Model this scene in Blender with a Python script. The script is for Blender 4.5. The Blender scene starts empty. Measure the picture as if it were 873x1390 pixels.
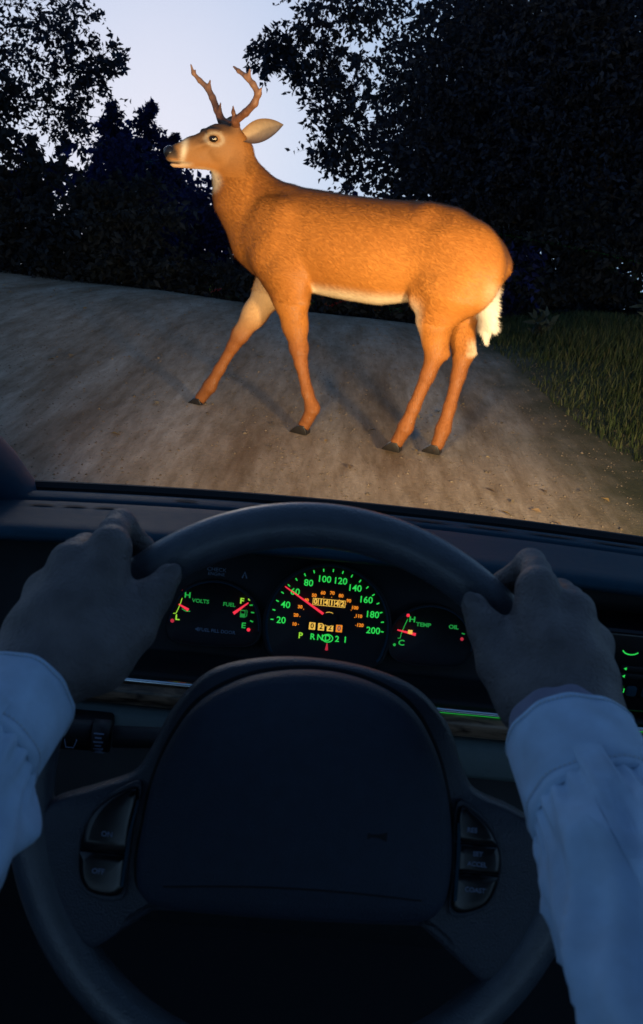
import bpy, math, random
import numpy as np
from mathutils import Matrix, Vector

random.seed(7)
RNG = np.random.default_rng(7)
SC = bpy.context.scene
COL = SC.collection
rad = math.radians

# ------------------------------------------------------------------ camera
cam_data = bpy.data.cameras.new('camera')
cam = bpy.data.objects.new('camera', cam_data)
COL.objects.link(cam)
cam_data.sensor_fit = 'VERTICAL'
cam_data.sensor_height = 24.0
cam_data.sensor_width = 24.0
cam_data.lens = 24.0 * 1230.0 / 1390.0
cam_data.clip_start = 0.02
cam_data.dof.use_dof = True
cam_data.dof.focus_distance = 1.7
cam_data.dof.aperture_fstop = 10.0
cam_data.clip_end = 2000
cam.matrix_world = (Matrix.Translation((0, 0, 1.07)) @ Matrix.Rotation(math.pi / 2 - rad(20.8), 4, 'X')
                    @ Matrix.Rotation(rad(5.5), 4, 'Z'))
SC.camera = cam

# ------------------------------------------------------------------ dusk sky
SUN_EL, SUN_AZ = rad(2.5), rad(-12)         # low sun, ahead behind the left-hand trees
world = bpy.data.worlds.new('World')
SC.world = world
world.use_nodes = True
nt = world.node_tree
bg = nt.nodes['Background']
sky = nt.nodes.new('ShaderNodeTexSky')
sky.sky_type = 'NISHITA'
sky.sun_disc = False
sky.sun_elevation = SUN_EL
sky.sun_rotation = SUN_AZ
sky.ozone_density = 2.6
sky.dust_density = 0.3
sky.air_density = 1.0
tc = nt.nodes.new('ShaderNodeTexCoord')
sep = nt.nodes.new('ShaderNodeSeparateXYZ')
mx = nt.nodes.new('ShaderNodeMath'); mx.operation = 'MAXIMUM'; mx.inputs[1].default_value = 0.0
a1 = nt.nodes.new('ShaderNodeMath'); a1.operation = 'MULTIPLY_ADD'; a1.inputs[1].default_value = 0.9; a1.inputs[2].default_value = 0.10
ad = nt.nodes.new('ShaderNodeMath'); ad.operation = 'MULTIPLY_ADD'; ad.inputs[2].default_value = 0.225
cmb = nt.nodes.new('ShaderNodeCombineXYZ')
nt.links.new(tc.outputs['Generated'], sep.inputs[0])
nt.links.new(sep.outputs['Z'], mx.inputs[0]); nt.links.new(mx.outputs[0], a1.inputs[0])
nt.links.new(mx.outputs[0], ad.inputs[0]); nt.links.new(a1.outputs[0], ad.inputs[1])
nt.links.new(sep.outputs['X'], cmb.inputs['X']); nt.links.new(sep.outputs['Y'], cmb.inputs['Y'])
nt.links.new(ad.outputs[0], cmb.inputs['Z'])
nt.links.new(cmb.outputs[0], sky.inputs['Vector'])
dusk = nt.nodes.new('ShaderNodeMixRGB'); dusk.blend_type = 'MULTIPLY'; dusk.inputs[0].default_value = 1
dusk.inputs[2].default_value = (1.0, .935, 1.05, 1)       # faint lavender cast of the evening air
nt.links.new(sky.outputs[0], dusk.inputs[1]); nt.links.new(dusk.outputs[0], bg.inputs['Color'])
bg.inputs['Strength'].default_value = 0.15

# weak, wide after-glow from the low sun
sd = bpy.data.lights.new('sun', 'SUN')
sd.energy = 0.12
sd.angle = rad(12)
sd.color = (1.0, 0.86, 0.74)
sun = bpy.data.objects.new('sun', sd)
COL.objects.link(sun)
sdir = Vector((math.sin(-SUN_AZ) * -1 * math.cos(SUN_EL), math.cos(SUN_AZ) * math.cos(SUN_EL), math.sin(SUN_EL)))
sun.rotation_euler = (-sdir).to_track_quat('-Z', 'Y').to_euler()

SC.view_settings.view_transform = 'Standard'
SC.view_settings.look = 'None'
SC.view_settings.gamma = 1.0
SC.view_settings.use_curve_mapping = False
SC.view_settings.exposure = 1.26
SC.cycles.max_bounces = 6
SC.cycles.transparent_max_bounces = 12


# ------------------------------------------------------------------ helpers
def fast_mesh(name, V, F, smooth=False):
    """V (n,3) array, F (m,k) int array with k = 3 or 4"""
    V = np.asarray(V, np.float32)
    F = np.asarray(F, np.int32)
    me = bpy.data.meshes.new(name)
    k = F.shape[1]
    me.vertices.add(len(V)); me.vertices.foreach_set('co', V.ravel())
    me.loops.add(F.size); me.loops.foreach_set('vertex_index', F.ravel())
    me.polygons.add(len(F))
    me.polygons.foreach_set('loop_start', np.arange(0, F.size, k, dtype=np.int32))
    me.polygons.foreach_set('loop_total', np.full(len(F), k, np.int32))
    me.update(calc_edges=True)
    me.validate()
    if smooth:
        me.polygons.foreach_set('use_smooth', np.ones(len(me.polygons), bool))
    return me


def py_mesh(name, V, F, smooth=False):
    me = bpy.data.meshes.new(name)
    me.from_pydata([tuple(map(float, v)) for v in V], [], [tuple(int(i) for i in f) for f in F])
    me.update()
    if smooth:
        me.polygons.foreach_set('use_smooth', np.ones(len(me.polygons), bool))
    return me


def link(name, me, mat=None, parent=None):
    o = bpy.data.objects.new(name, me)
    COL.objects.link(o)
    if mat is not None and me is not None and len(me.materials) == 0:
        me.materials.append(mat)
    if parent is not None:
        o.parent = parent
    return o


def empty(name, loc=(0, 0, 0), mat4=None):
    o = bpy.data.objects.new(name, None)
    o.empty_display_size = 0.1
    COL.objects.link(o)
    if mat4 is not None:
        o.matrix_world = mat4
    else:
        o.location = loc
    return o


def tag(o, label, cat, group=None):
    o['label'] = label
    o['category'] = cat
    if group:
        o['group'] = group
    return o


def bevel(o, w, seg=2, angle=40):
    m = o.modifiers.new('bevel', 'BEVEL')
    m.width = w; m.segments = seg; m.limit_method = 'ANGLE'; m.angle_limit = rad(angle)
    m.harden_normals = False
    for p in o.data.polygons:
        p.use_smooth = True
    return o


class G:
    """collects boxes, tubes and prisms; build() makes ONE mesh"""
    def __init__(self):
        self.V = []; self.F = []

    def add(self, V, F):
        b = len(self.V)
        self.V += [tuple(v) for v in V]
        self.F += [tuple(i + b for i in f) for f in F]
        return self

    def box(self, c, s, R=None):
        v = [Vector((x * s[0] / 2, y * s[1] / 2, z * s[2] / 2)) for x in (-1, 1) for y in (-1, 1) for z in (-1, 1)]
        if R is not None:
            v = [R @ p for p in v]
        return self.add([p + Vector(c) for p in v],
                        [(0, 1, 3, 2), (4, 6, 7, 5), (0, 4, 5, 1), (2, 3, 7, 6), (0, 2, 6, 4), (1, 5, 7, 3)])

    def tube(self, pts, radii, n=12, cap=True):
        pts = [Vector(p) for p in pts]
        if not hasattr(radii, '__len__'):
            radii = [radii] * len(pts)
        V = []; F = []
        up = Vector((0.13, 0.21, 0.97)).normalized()
        for i, p in enumerate(pts):
            t = (pts[min(i + 1, len(pts) - 1)] - pts[max(i - 1, 0)]).normalized()
            a = t.cross(up)
            if a.length < 1e-4:
                a = t.cross(Vector((1, 0, 0)))
            a.normalize(); b = t.cross(a).normalized()
            for k in range(n):
                q = 2 * math.pi * k / n
                V.append(p + (a * math.cos(q) + b * math.sin(q)) * radii[i])
        for i in range(len(pts) - 1):
            for k in range(n):
                F.append((i * n + k, i * n + (k + 1) % n, (i + 1) * n + (k + 1) % n, (i + 1) * n + k))
        if cap:
            F.append(tuple(range(n - 1, -1, -1)))
            F.append(tuple(range((len(pts) - 1) * n, len(pts) * n)))
        return self.add(V, F)

    def build(self, name, mat, parent=None, smooth=False):
        return link(name, py_mesh(name, self.V, self.F, smooth), mat, parent)


def smooth_closed(P, n):
    """Catmull-Rom resampling of a closed outline"""
    P = np.array(P, float)
    m = len(P); out = []
    for i in range(n):
        t = i * m / n; k = int(t); f = t - k
        a, b, c, d = P[(k - 1) % m], P[k % m], P[(k + 1) % m], P[(k + 2) % m]
        out.append(0.5 * ((2 * b) + (-a + c) * f + (2 * a - 5 * b + 4 * c - d) * f * f + (-a + 3 * b - 3 * c + d) * f ** 3))
    return np.array(out)


def domed(name, outline, rings, mat, parent, cen=None):
    """outline in the local x,y plane; rings = [(scale about the centre, z)...]"""
    P = np.array(outline, float)
    c = P.mean(0) if cen is None else np.array(cen, float)
    V = []; F = []; n = len(P)
    for s, z in rings:
        for p in P:
            q = c + (p - c) * s
            V.append((q[0], q[1], z))
    for r in range(len(rings) - 1):
        for k in range(n):
            F.append((r * n + k, r * n + (k + 1) % n, (r + 1) * n + (k + 1) % n, (r + 1) * n + k))
    V.append((c[0], c[1], rings[-1][1]))
    L = len(V) - 1
    b = (len(rings) - 1) * n
    for k in range(n):
        F.append((b + k, b + (k + 1) % n, L))
    area = sum(P[i][0] * P[(i + 1) % n][1] - P[(i + 1) % n][0] * P[i][1] for i in range(n))
    if area < 0:
        F = [tuple(reversed(f)) for f in F]
    return link(name, py_mesh(name, V, F, True), mat, parent)


_font_cache = {}


def text(name, s, size, mat, parent, x, y, z, bold=0.0, shear=0.0, sx=1.0, rot=0.0, align='CENTER'):
    key = (s, round(size, 5), bold, shear, align)
    if key not in _font_cache:
        cu = bpy.data.curves.new('lettering', 'FONT')
        cu.body = s; cu.size = size; cu.align_x = align; cu.align_y = 'CENTER'; cu.offset = bold; cu.shear = shear
        cu.resolution_u = 3
        ob = bpy.data.objects.new('lettering', cu)
        COL.objects.link(ob)
        dg = bpy.context.evaluated_depsgraph_get()
        me = bpy.data.meshes.new_from_object(ob.evaluated_get(dg))
        bpy.data.objects.remove(ob)
        bpy.data.curves.remove(cu)
        _font_cache[key] = me
    me = _font_cache[key]
    if len(me.materials) and me.materials[0] is not mat:
        me = me.copy(); me.materials.clear()
    me.name = name
    o = link(name, me, None, parent)
    if len(me.materials) == 0:
        me.materials.append(mat)
    o.matrix_local = Matrix.Translation((x, y, z)) @ Matrix.Rotation(rot, 4, 'Z') @ Matrix.Diagonal((sx, 1, 1, 1))
    return o


# ------------------------------------------------------------------ materials
def new_mat(name):
    m = bpy.data.materials.new(name)
    m.use_nodes = True
    t = m.node_tree
    return m, t, t.nodes['Principled BSDF']


def plain(name, col, rough=0.6, noise=0.0, scale=200, bump=0.0, bscale=600, metal=0.0, spec=0.5, coat=0.0, coat_rough=.2):
    m, t, b = new_mat(name)
    b.inputs['Base Color'].default_value = (*col, 1)
    b.inputs['Roughness'].default_value = rough
    b.inputs['Metallic'].default_value = metal
    b.inputs['Specular IOR Level'].default_value = spec
    b.inputs['Coat Weight'].default_value = coat
    b.inputs['Coat Roughness'].default_value = coat_rough
    co = t.nodes.new('ShaderNodeTexCoord')
    if noise:
        n = t.nodes.new('ShaderNodeTexNoise'); n.inputs['Scale'].default_value = scale; n.inputs['Detail'].default_value = 5
        r = t.nodes.new('ShaderNodeMixRGB'); r.blend_type = 'MIX'
        r.inputs[1].default_value = (*[c * (1 - noise) for c in col], 1)
        r.inputs[2].default_value = (*[min(1, c * (1 + noise)) for c in col], 1)
        t.links.new(co.outputs['Object'], n.inputs['Vector'])
        t.links.new(n.outputs['Fac'], r.inputs[0]); t.links.new(r.outputs[0], b.inputs['Base Color'])
        mr = t.nodes.new('ShaderNodeMapRange'); mr.inputs[3].default_value = rough - .1; mr.inputs[4].default_value = min(1, rough + .1)
        t.links.new(n.outputs['Fac'], mr.inputs[0]); t.links.new(mr.outputs[0], b.inputs['Roughness'])
    if bump:
        n2 = t.nodes.new('ShaderNodeTexNoise'); n2.inputs['Scale'].default_value = bscale; n2.inputs['Detail'].default_value = 3
        bp = t.nodes.new('ShaderNodeBump'); bp.inputs['Strength'].default_value = bump; bp.inputs['Distance'].default_value = 0.001
        t.links.new(co.outputs['Object'], n2.inputs['Vector'])
        t.links.new(n2.outputs['Fac'], bp.inputs['Height']); t.links.new(bp.outputs[0], b.inputs['Normal'])
    return m


def glow(name, col, strength):
    m, t, b = new_mat(name)
    b.inputs['Base Color'].default_value = (*[c * .2 for c in col], 1)
    b.inputs['Emission Color'].default_value = (*col, 1)
    b.inputs['Emission Strength'].default_value = strength
    return m


def attr_mat(name, rough=0.7, noise=0.12, scale=60, bump=0.25, bscale=(60, 60, 60), spec=0.3, sheen=0.0, translucent=0.0):
    """colour comes from the mesh attribute 'tint' (own colouring; distant foliage also carries painted haze)"""
    m, t, b = new_mat(name)
    a = t.nodes.new('ShaderNodeAttribute'); a.attribute_name = 'tint'
    co = t.nodes.new('ShaderNodeTexCoord')
    n = t.nodes.new('ShaderNodeTexNoise'); n.inputs['Scale'].default_value = scale; n.inputs['Detail'].default_value = 4
    t.links.new(co.outputs['Object'], n.inputs['Vector'])
    mr = t.nodes.new('ShaderNodeMapRange'); mr.inputs[1].default_value = .25; mr.inputs[2].default_value = .75
    mr.inputs[3].default_value = 1 - noise; mr.inputs[4].default_value = 1 + noise
    t.links.new(n.outputs['Fac'], mr.inputs[0])
    mul = t.nodes.new('ShaderNodeVectorMath'); mul.operation = 'SCALE'
    t.links.new(a.outputs['Color'], mul.inputs[0]); t.links.new(mr.outputs[0], mul.inputs['Scale'])
    t.links.new(mul.outputs[0], b.inputs['Base Color'])
    b.inputs['Roughness'].default_value = rough
    b.inputs['Specular IOR Level'].default_value = spec
    b.inputs['Sheen Weight'].default_value = sheen
    if bump:
        mp = t.nodes.new('ShaderNodeMapping'); mp.inputs['Scale'].default_value = bscale
        n2 = t.nodes.new('ShaderNodeTexNoise'); n2.inputs['Scale'].default_value = 1.0; n2.inputs['Detail'].default_value = 4
        bp = t.nodes.new('ShaderNodeBump'); bp.inputs['Strength'].default_value = bump; bp.inputs['Distance'].default_value = 0.004
        t.links.new(co.outputs['Object'], mp.inputs[0]); t.links.new(mp.outputs[0], n2.inputs['Vector'])
        t.links.new(n2.outputs['Fac'], bp.inputs['Height']); t.links.new(bp.outputs[0], b.inputs['Normal'])
    if translucent:
        tr = t.nodes.new('ShaderNodeBsdfTranslucent'); mixs = t.nodes.new('ShaderNodeMixShader')
        mixs.inputs[0].default_value = translucent
        t.links.new(mul.outputs[0], tr.inputs['Color'])
        t.links.new(b.outputs[0], mixs.inputs[1]); t.links.new(tr.outputs[0], mixs.inputs[2])
        t.links.new(mixs.outputs[0], t.nodes['Material Output'].inputs['Surface'])
    return m


def set_tint(me, cols):
    a = me.attributes.new('tint', 'FLOAT_COLOR', 'POINT')
    c = np.ones((len(me.vertices), 4), np.float32)
    c[:, :3] = cols
    a.data.foreach_set('color', c.ravel())


# ------------------------------------------------------------------ organic surfaces: smooth-union distance field + surface nets
class Sdf:
    def __init__(self, lo, hi, h):
        self.lo = np.array(lo, float); self.h = h
        n = np.ceil((np.array(hi) - self.lo) / h).astype(int) + 1
        self.n = n
        self.f = np.full(n, 10.0, np.float32)

    def _blk(self, lo, hi):
        a = np.clip(np.floor((lo - self.lo) / self.h).astype(int), 0, self.n)
        b = np.clip(np.ceil((hi - self.lo) / self.h).astype(int) + 1, 0, self.n)
        sl = tuple(slice(a[i], b[i]) for i in range(3))
        ax = [self.lo[i] + self.h * np.arange(a[i], b[i]) for i in range(3)]
        return sl, np.meshgrid(*ax, indexing='ij')

    def _mix(self, sl, d, k, sub=False):
        f = self.f[sl]
        if sub:
            d = -d
            hh = np.clip(0.5 - 0.5 * (d - f) / -k * -1, 0, 1) if False else np.clip(0.5 + 0.5 * (d - f) / k, 0, 1)
            self.f[sl] = f * (1 - hh) + d * hh + k * hh * (1 - hh)
            return
        hh = np.clip(0.5 + 0.5 * (d - f) / k, 0, 1)
        self.f[sl] = d * (1 - hh) + f * hh - k * hh * (1 - hh)

    def cone(self, a, b, ra, rb, k=0.02, ax=None, sc=1.0):
        a = np.array(a, float); b = np.array(b, float)
        m = max(ra, rb) + k + 3 * self.h
        sl, (X, Y, Z) = self._blk(np.minimum(a, b) - m, np.maximum(a, b) + m)
        if X.size == 0:
            return
        P = np.stack([X - a[0], Y - a[1], Z - a[2]], -1)
        ba = b - a
        t = np.clip((P @ ba) / max(ba @ ba, 1e-9), 0, 1)
        D = P - t[..., None] * ba
        if ax is not None:
            ax = np.array(ax, float); ax /= np.linalg.norm(ax)
            c = D @ ax
            D = D + (c * (1 / sc - 1))[..., None] * ax
        d = np.sqrt((D * D).sum(-1)) - (ra + (rb - ra) * t)
        self._mix(sl, d, k)

    def chain(self, pts, k=0.02, ax=None, sc=1.0):
        for p, q in zip(pts[:-1], pts[1:]):
            self.cone(p[:3], q[:3], p[3], q[3], k, ax, sc)

    def ell(self, c, r, k=0.02, R=None, sub=False):
        c = np.array(c, float); r = np.array(r, float)
        m = r.max() + k + 3 * self.h
        sl, (X, Y, Z) = self._blk(c - m, c + m)
        if X.size == 0:
            return
        P = np.stack([X - c[0], Y - c[1], Z - c[2]], -1)
        if R is not None:
            P = P @ np.array(R)            # columns of R = local axes
        k0 = np.sqrt(((P / r) ** 2).sum(-1)); k1 = np.sqrt(((P / r ** 2) ** 2).sum(-1))
        d = np.where(k1 > 1e-6, k0 * (k0 - 1) / np.maximum(k1, 1e-6), -r.min())
        self._mix(sl, d, k, sub)

    def sweep_x(self, table, k=0.02):
        """ellipse swept along x: rows (x, top, bottom, half width)"""
        T = np.array(table, float)
        lo = np.array([T[0, 0] - .02, -T[:, 3].max() - .05, T[:, 2].min() - .05])
        hi = np.array([T[-1, 0] + .02, T[:, 3].max() + .05, T[:, 1].max() + .05])
        sl, (X, Y, Z) = self._blk(lo, hi)
        xs = X[:, 0, 0]
        xf = np.linspace(T[0, 0], T[-1, 0], 400)
        def sm(c):
            y = np.interp(xf, T[:, 0], T[:, c]); w = np.hanning(41); w /= w.sum()
            yp = np.pad(y, 20, mode='reflect', reflect_type='odd')
            return np.interp(xs, xf, np.convolve(yp, w, 'valid'))
        top, bot, rw = sm(1), sm(2), np.maximum(sm(3), .004)
        cz = ((top + bot) / 2)[:, None, None]; rz = np.maximum((top - bot) / 2, .004)[:, None, None]; rw = rw[:, None, None]
        q = np.sqrt((Y / rw) ** 2 + ((Z - cz) / rz) ** 2)
        d = (q - 1) * np.minimum(rw, rz)
        d = np.maximum(d, np.maximum(T[0, 0] - X, X - T[-1, 0]))
        self._mix(sl, d, k)

    def mesh(self, name, smooth_iter=2):
        f = self.f; s = f < 0
        n0, n1, n2 = f.shape
        cs = [(i, j, k) for i in (0, 1) for j in (0, 1) for k in (0, 1)]
        cnt = np.zeros((n0 - 1, n1 - 1, n2 - 1), np.int8)
        for i, j, k in cs:
            cnt += s[i:n0 - 1 + i, j:n1 - 1 + j, k:n2 - 1 + k]
        I = np.argwhere((cnt > 0) & (cnt < 8))
        idx = np.full(cnt.shape, -1, np.int64)
        idx[tuple(I.T)] = np.arange(len(I))
        acc = np.zeros((len(I), 3)); num = np.zeros(len(I))
        for a in range(3):
            for u in (0, 1):
                for v in (0, 1):
                    o0 = [0, 0, 0]; o1 = [0, 0, 0]
                    b, c = [q for q in range(3) if q != a]
                    o0[b] = o1[b] = u; o0[c] = o1[c] = v; o1[a] = 1
                    f0 = f[tuple((I + o0).T)]; f1 = f[tuple((I + o1).T)]
                    x = (f0 < 0) != (f1 < 0)
                    t = np.where(x, f0 / np.where(x, f0 - f1, 1), 0)
                    p = np.array(o0, float)[None] + 0 * acc
                    p[:, a] += t
                    acc += np.where(x[:, None], p, 0); num += x
        V = self.lo + self.h * (I + acc / num[:, None])
        Fs = []
        for a in range(3):
            b, c = (a + 1) % 3, (a + 2) % 3
            sh = [slice(None)] * 3; sh2 = [slice(None)] * 3
            sh[a] = slice(0, -1); sh2[a] = slice(1, None)
            E = np.argwhere(s[tuple(sh)] != s[tuple(sh2)])
            ok = (E[:, b] > 0) & (E[:, c] > 0) & (E[:, b] < f.shape[b] - 1) & (E[:, c] < f.shape[c] - 1)
            E = E[ok]
            def cell(db, dc):
                q = E.copy(); q[:, b] += db; q[:, c] += dc
                return idx[tuple(q.T)]
            Q = np.stack([cell(-1, -1), cell(0, -1), cell(0, 0), cell(-1, 0)], 1)
            inside = s[tuple(E.T)]
            Q[~inside] = Q[~inside][:, ::-1]
            Fs.append(Q)
        F = np.concatenate(Fs)
        F = F[(F >= 0).all(1)]
        for it in range(smooth_iter):
            S = np.zeros_like(V); N = np.zeros(len(V))
            for i in range(4):
                for d in (1, 3):
                    np.add.at(S, F[:, i], V[F[:, (i + d) % 4]]); np.add.at(N, F[:, i], 1)
            A = S / np.maximum(N, 1)[:, None]
            V = V + (A - V) * (0.55 if it % 2 == 0 else -0.35 if smooth_iter > 2 else 0.3)
        self.V, self.F = V, F
        return fast_mesh(name, V, F, True)


def vnormals(V, F):
    a, b, c, d = (V[F[:, i]] for i in range(4))
    n = np.cross(c - a, d - b)
    N = np.zeros_like(V)
    for i in range(4):
        np.add.at(N, F[:, i], n)
    return N / np.maximum(np.linalg.norm(N, axis=1), 1e-12)[:, None]


# ------------------------------------------------------------------ ground: dirt road over a crest, verge on the right
ROAD_R = lambda y: 0.92 + 0.05 * (y - 3) * 0 + 0.33 * np.exp(-((y - 2.6) / 1.2) ** 2) - 0.02 * (y - 6)


def ground_z(x, y):
    x = np.asarray(x, float); y = np.asarray(y, float)
    crest = 6.6 - 0.30 * x * (x < 0) - 0.15 * x * (x > 0)
    t = np.maximum(y - crest + 1.1, 0)
    z = -0.035 * t ** 2 / (1 + 0.16 * t)
    e = ROAD_R(y)
    r = np.clip((x - e) / 1.6, 0, 1)
    z = z + 0.22 * r * r * (3 - 2 * r)                       # low bank of the verge
    z = z + 0.012 * np.sin(x * 3.1 + 0.4) * np.cos(y * 0.8)  # ruts
    return z


def ground_sheet():
    ys = np.concatenate([np.linspace(-60, 0.0, 8, endpoint=False), np.linspace(0.0, 10, 200, endpoint=False), np.geomspace(10, 260, 40)])
    xs = np.concatenate([-np.geomspace(260, 5, 24, endpoint=False), np.linspace(-5, 5, 200, endpoint=False), np.geomspace(5, 260, 24)])
    X, Y = np.meshgrid(xs, ys, indexing='ij')
    Z = ground_z(X, Y)
    V = np.stack([X, Y, Z], -1).reshape(-1, 3)
    n, m = X.shape
    i, j = np.meshgrid(np.arange(n - 1), np.arange(m - 1), indexing='ij')
    a = (i * m + j).ravel()
    F = np.stack([a, a + m, a + m + 1, a + 1], 1)
    return fast_mesh('dirt_road', V, F, True)


def ground_material():
    m, t, b = new_mat('dirt_and_verge')
    L = t.links.new
    N = t.nodes.new
    geo = N('ShaderNodeNewGeometry')
    mp = N('ShaderNodeMapping'); mp.inputs['Rotation'].default_value = (0, 0, rad(-6)); mp.inputs['Scale'].default_value = (1, 0.10, 1)
    L(geo.outputs['Position'], mp.inputs[0])
    def noise(scale, detail, vec, rough=.6):
        n = N('ShaderNodeTexNoise'); n.inputs['Scale'].default_value = scale; n.inputs['Detail'].default_value = detail
        n.inputs['Roughness'].default_value = rough
        L(vec, n.inputs['Vector']); return n
    mp2 = N('ShaderNodeMapping'); mp2.inputs['Rotation'].default_value = (0, 0, rad(-6)); mp2.inputs['Scale'].default_value = (1, 0.20, 1)
    L(geo.outputs['Position'], mp2.inputs[0])
    n1 = noise(3.8, 6, mp.outputs[0], .6); n2 = noise(20, 7, mp2.outputs[0], .75); n3 = noise(60, 4, geo.outputs['Position'])
    r1 = N('ShaderNodeValToRGB')
    e = r1.color_ramp.elements
    e[0].position = .33; e[0].color = (.20, .135, .085, 1)
    e[1].position = .66; e[1].color = (.45, .375, .30, 1)
    x = e.new(.5); x.color = (.325, .255, .19, 1)
    L(n1.outputs['Fac'], r1.inputs[0])
    r2 = N('ShaderNodeValToRGB'); e = r2.color_ramp.elements
    e[0].position = .36; e[0].color = (.72, .67, .60, 1); e[1].position = .66; e[1].color = (1.2, 1.19, 1.18, 1)
    L(n2.outputs['Fac'], r2.inputs[0])
    mul = N('ShaderNodeMixRGB'); mul.blend_type = 'MULTIPLY'; mul.inputs[0].default_value = 1
    L(r1.outputs[0], mul.inputs[1]); L(r2.outputs[0], mul.inputs[2])
    # soil of the verge where the bank begins
    sepx = N('ShaderNodeSeparateXYZ'); L(geo.outputs['Position'], sepx.inputs[0])
    jn = noise(2.2, 4, geo.outputs['Position'])
    add = N('ShaderNodeMath'); add.operation = 'MULTIPLY_ADD'; add.inputs[1].default_value = .75; L(jn.outputs['Fac'], add.inputs[0]); L(sepx.outputs['X'], add.inputs[2])
    ramp = N('ShaderNodeMapRange'); ramp.inputs[1].default_value = 1.05; ramp.inputs[2].default_value = 1.75; ramp.interpolation_type = 'SMOOTHSTEP'
    L(add.outputs[0], ramp.inputs[0])
    mixs = N('ShaderNodeMixRGB'); mixs.inputs[2].default_value = (.045, .048, .022, 1)
    L(ramp.outputs[0], mixs.inputs[0]); L(mul.outputs[0], mixs.inputs[1])
    L(mixs.outputs[0], b.inputs['Base Color'])
    b.inputs['Roughness'].default_value = .95
    b.inputs['Specular IOR Level'].default_value = .15
    sm = N('ShaderNodeMath'); sm.operation = 'MULTIPLY_ADD'; sm.inputs[1].default_value = .5
    L(n3.outputs['Fac'], sm.inputs[0]); L(n2.outputs['Fac'], sm.inputs[2])
    bp = N('ShaderNodeBump'); bp.inputs['Strength'].default_value = .6; bp.inputs['Distance'].default_value = .010
    L(sm.outputs[0], bp.inputs['Height']); L(bp.outputs[0], b.inputs['Normal'])
    return m


road = link('dirt_road', ground_sheet(), ground_material())
road['kind'] = 'structure'
road['label'] = 'brown dirt road with gravel running over a low crest'

# loose gravel
def gravel(n, seed):
    r = np.random.default_rng(seed)
    y = 2.3 + 6.0 * r.random(n) ** 1.3
    x = -4.2 + 5.6 * r.random(n)
    keep = (np.abs(x) < 0.5 + 0.42 * y) & (x < ROAD_R(y) + .35)
    x, y = x[keep], y[keep]; n = len(x)
    z = ground_z(x, y)
    sz = 0.0018 + 0.0042 * r.random(n) ** 3 + 0.006 * (r.random(n) > .994)
    base = np.array([(1, 0, 0), (0, 1, 0), (-1, 0, 0), (0, -1, 0), (0, 0, .75), (0, 0, -.5)], float)
    F0 = np.array([(0, 1, 4), (1, 2, 4), (2, 3, 4), (3, 0, 4), (1, 0, 5), (2, 1, 5), (3, 2, 5), (0, 3, 5)])
    V = base[None] * (0.65 + .7 * r.random((n, 6, 1))) * sz[:, None, None]
    a = r.random(n) * 6.28; c, s = np.cos(a)[:, None], np.sin(a)[:, None]
    V = np.stack([V[..., 0] * c - V[..., 1] * s, (V[..., 0] * s + V[..., 1] * c) * 1.25, V[..., 2]], -1)
    V += np.stack([x, y, z + sz * .15], -1)[:, None]
    F = (F0[None] + 6 * np.arange(n)[:, None, None]).reshape(-1, 3)
    me = fast_mesh('gravel', V.reshape(-1, 3), F)
    tint = np.array([.20, .155, .115]) * (0.5 + .5 * r.random((n, 1)))
    set_tint(me, np.repeat(tint, 6, 0))
    return me


M_STONE = attr_mat('stone', rough=.9, noise=.2, scale=150, bump=0)
g = link('gravel', gravel(20000, 3), M_STONE); g['kind'] = 'stuff'
g['label'] = 'loose gravel strewn over the dirt road'


def leaf_quads(P, size, r, flat=False, dirs=None, asp=.42):
    """pointed folded leaves, 6 verts / 2 quads each"""
    n = len(P)
    d = r.normal(size=(n, 3)) if dirs is None else dirs + .55 * r.normal(size=(n, 3))
    if flat:
        d[:, 2] *= .1
    d /= np.linalg.norm(d, axis=1)[:, None]
    q = r.normal(size=(n, 3))
    if flat:
        q[:, 2] *= .15
    sd_ = np.cross(d, q); sd_ /= np.linalg.norm(sd_, axis=1)[:, None] + 1e-9
    if flat:
        up0 = np.array([0, 0, 1.0]) + .25 * r.normal(size=(n, 3))
        sd_ = np.cross(d, up0); sd_ /= np.linalg.norm(sd_, axis=1)[:, None]
    up = np.cross(sd_, d)
    L = (size * (.6 + .8 * r.random(n)))[:, None]
    w = L * asp
    b = P; m1 = P + d * L * .35 + up * L * .04; tip = P + d * L
    V = np.stack([b, m1 + sd_ * w * .5 + up * w * .25, tip, m1 - sd_ * w * .5 + up * w * .25, m1], 1)
    # verts: base, left, tip, right, mid
    F0 = np.array([(0, 4, 2, 1), (0, 3, 2, 4)])
    F = (F0[None] + 5 * np.arange(n)[:, None, None]).reshape(-1, 4)
    return V.reshape(-1, 3), F


r_ = np.random.default_rng(12)
n_ = 170
ly = 2.5 + 5 * r_.random(n_) ** 1.2
lx = -3.2 + 4.3 * r_.random(n_)
ok_ = (np.abs(lx) < .4 + .42 * ly)
lx, ly = lx[ok_], ly[ok_]
P_ = np.stack([lx, ly, ground_z(lx, ly) + .006], 1)
V_, F_ = leaf_quads(P_, 0.042, r_, flat=True, dirs=np.tile([0.1, 1.0, 0.05], (len(lx), 1)), asp=.4)
me_ = fast_mesh('fallen_leaves', V_, F_)
ct_ = np.array([[.30, .19, .06], [.22, .14, .06], [.30, .22, .11], [.2, .13, .07]])[r_.integers(0, 4, len(lx))]
set_tint(me_, np.repeat(ct_, 5, 0))
fl = link('fallen_leaves', me_, attr_mat('dry_leaf', rough=.7, noise=.2, bump=0))
fl['kind'] = 'stuff'; fl['label'] = 'yellow fallen leaves scattered over the dirt road'


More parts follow.
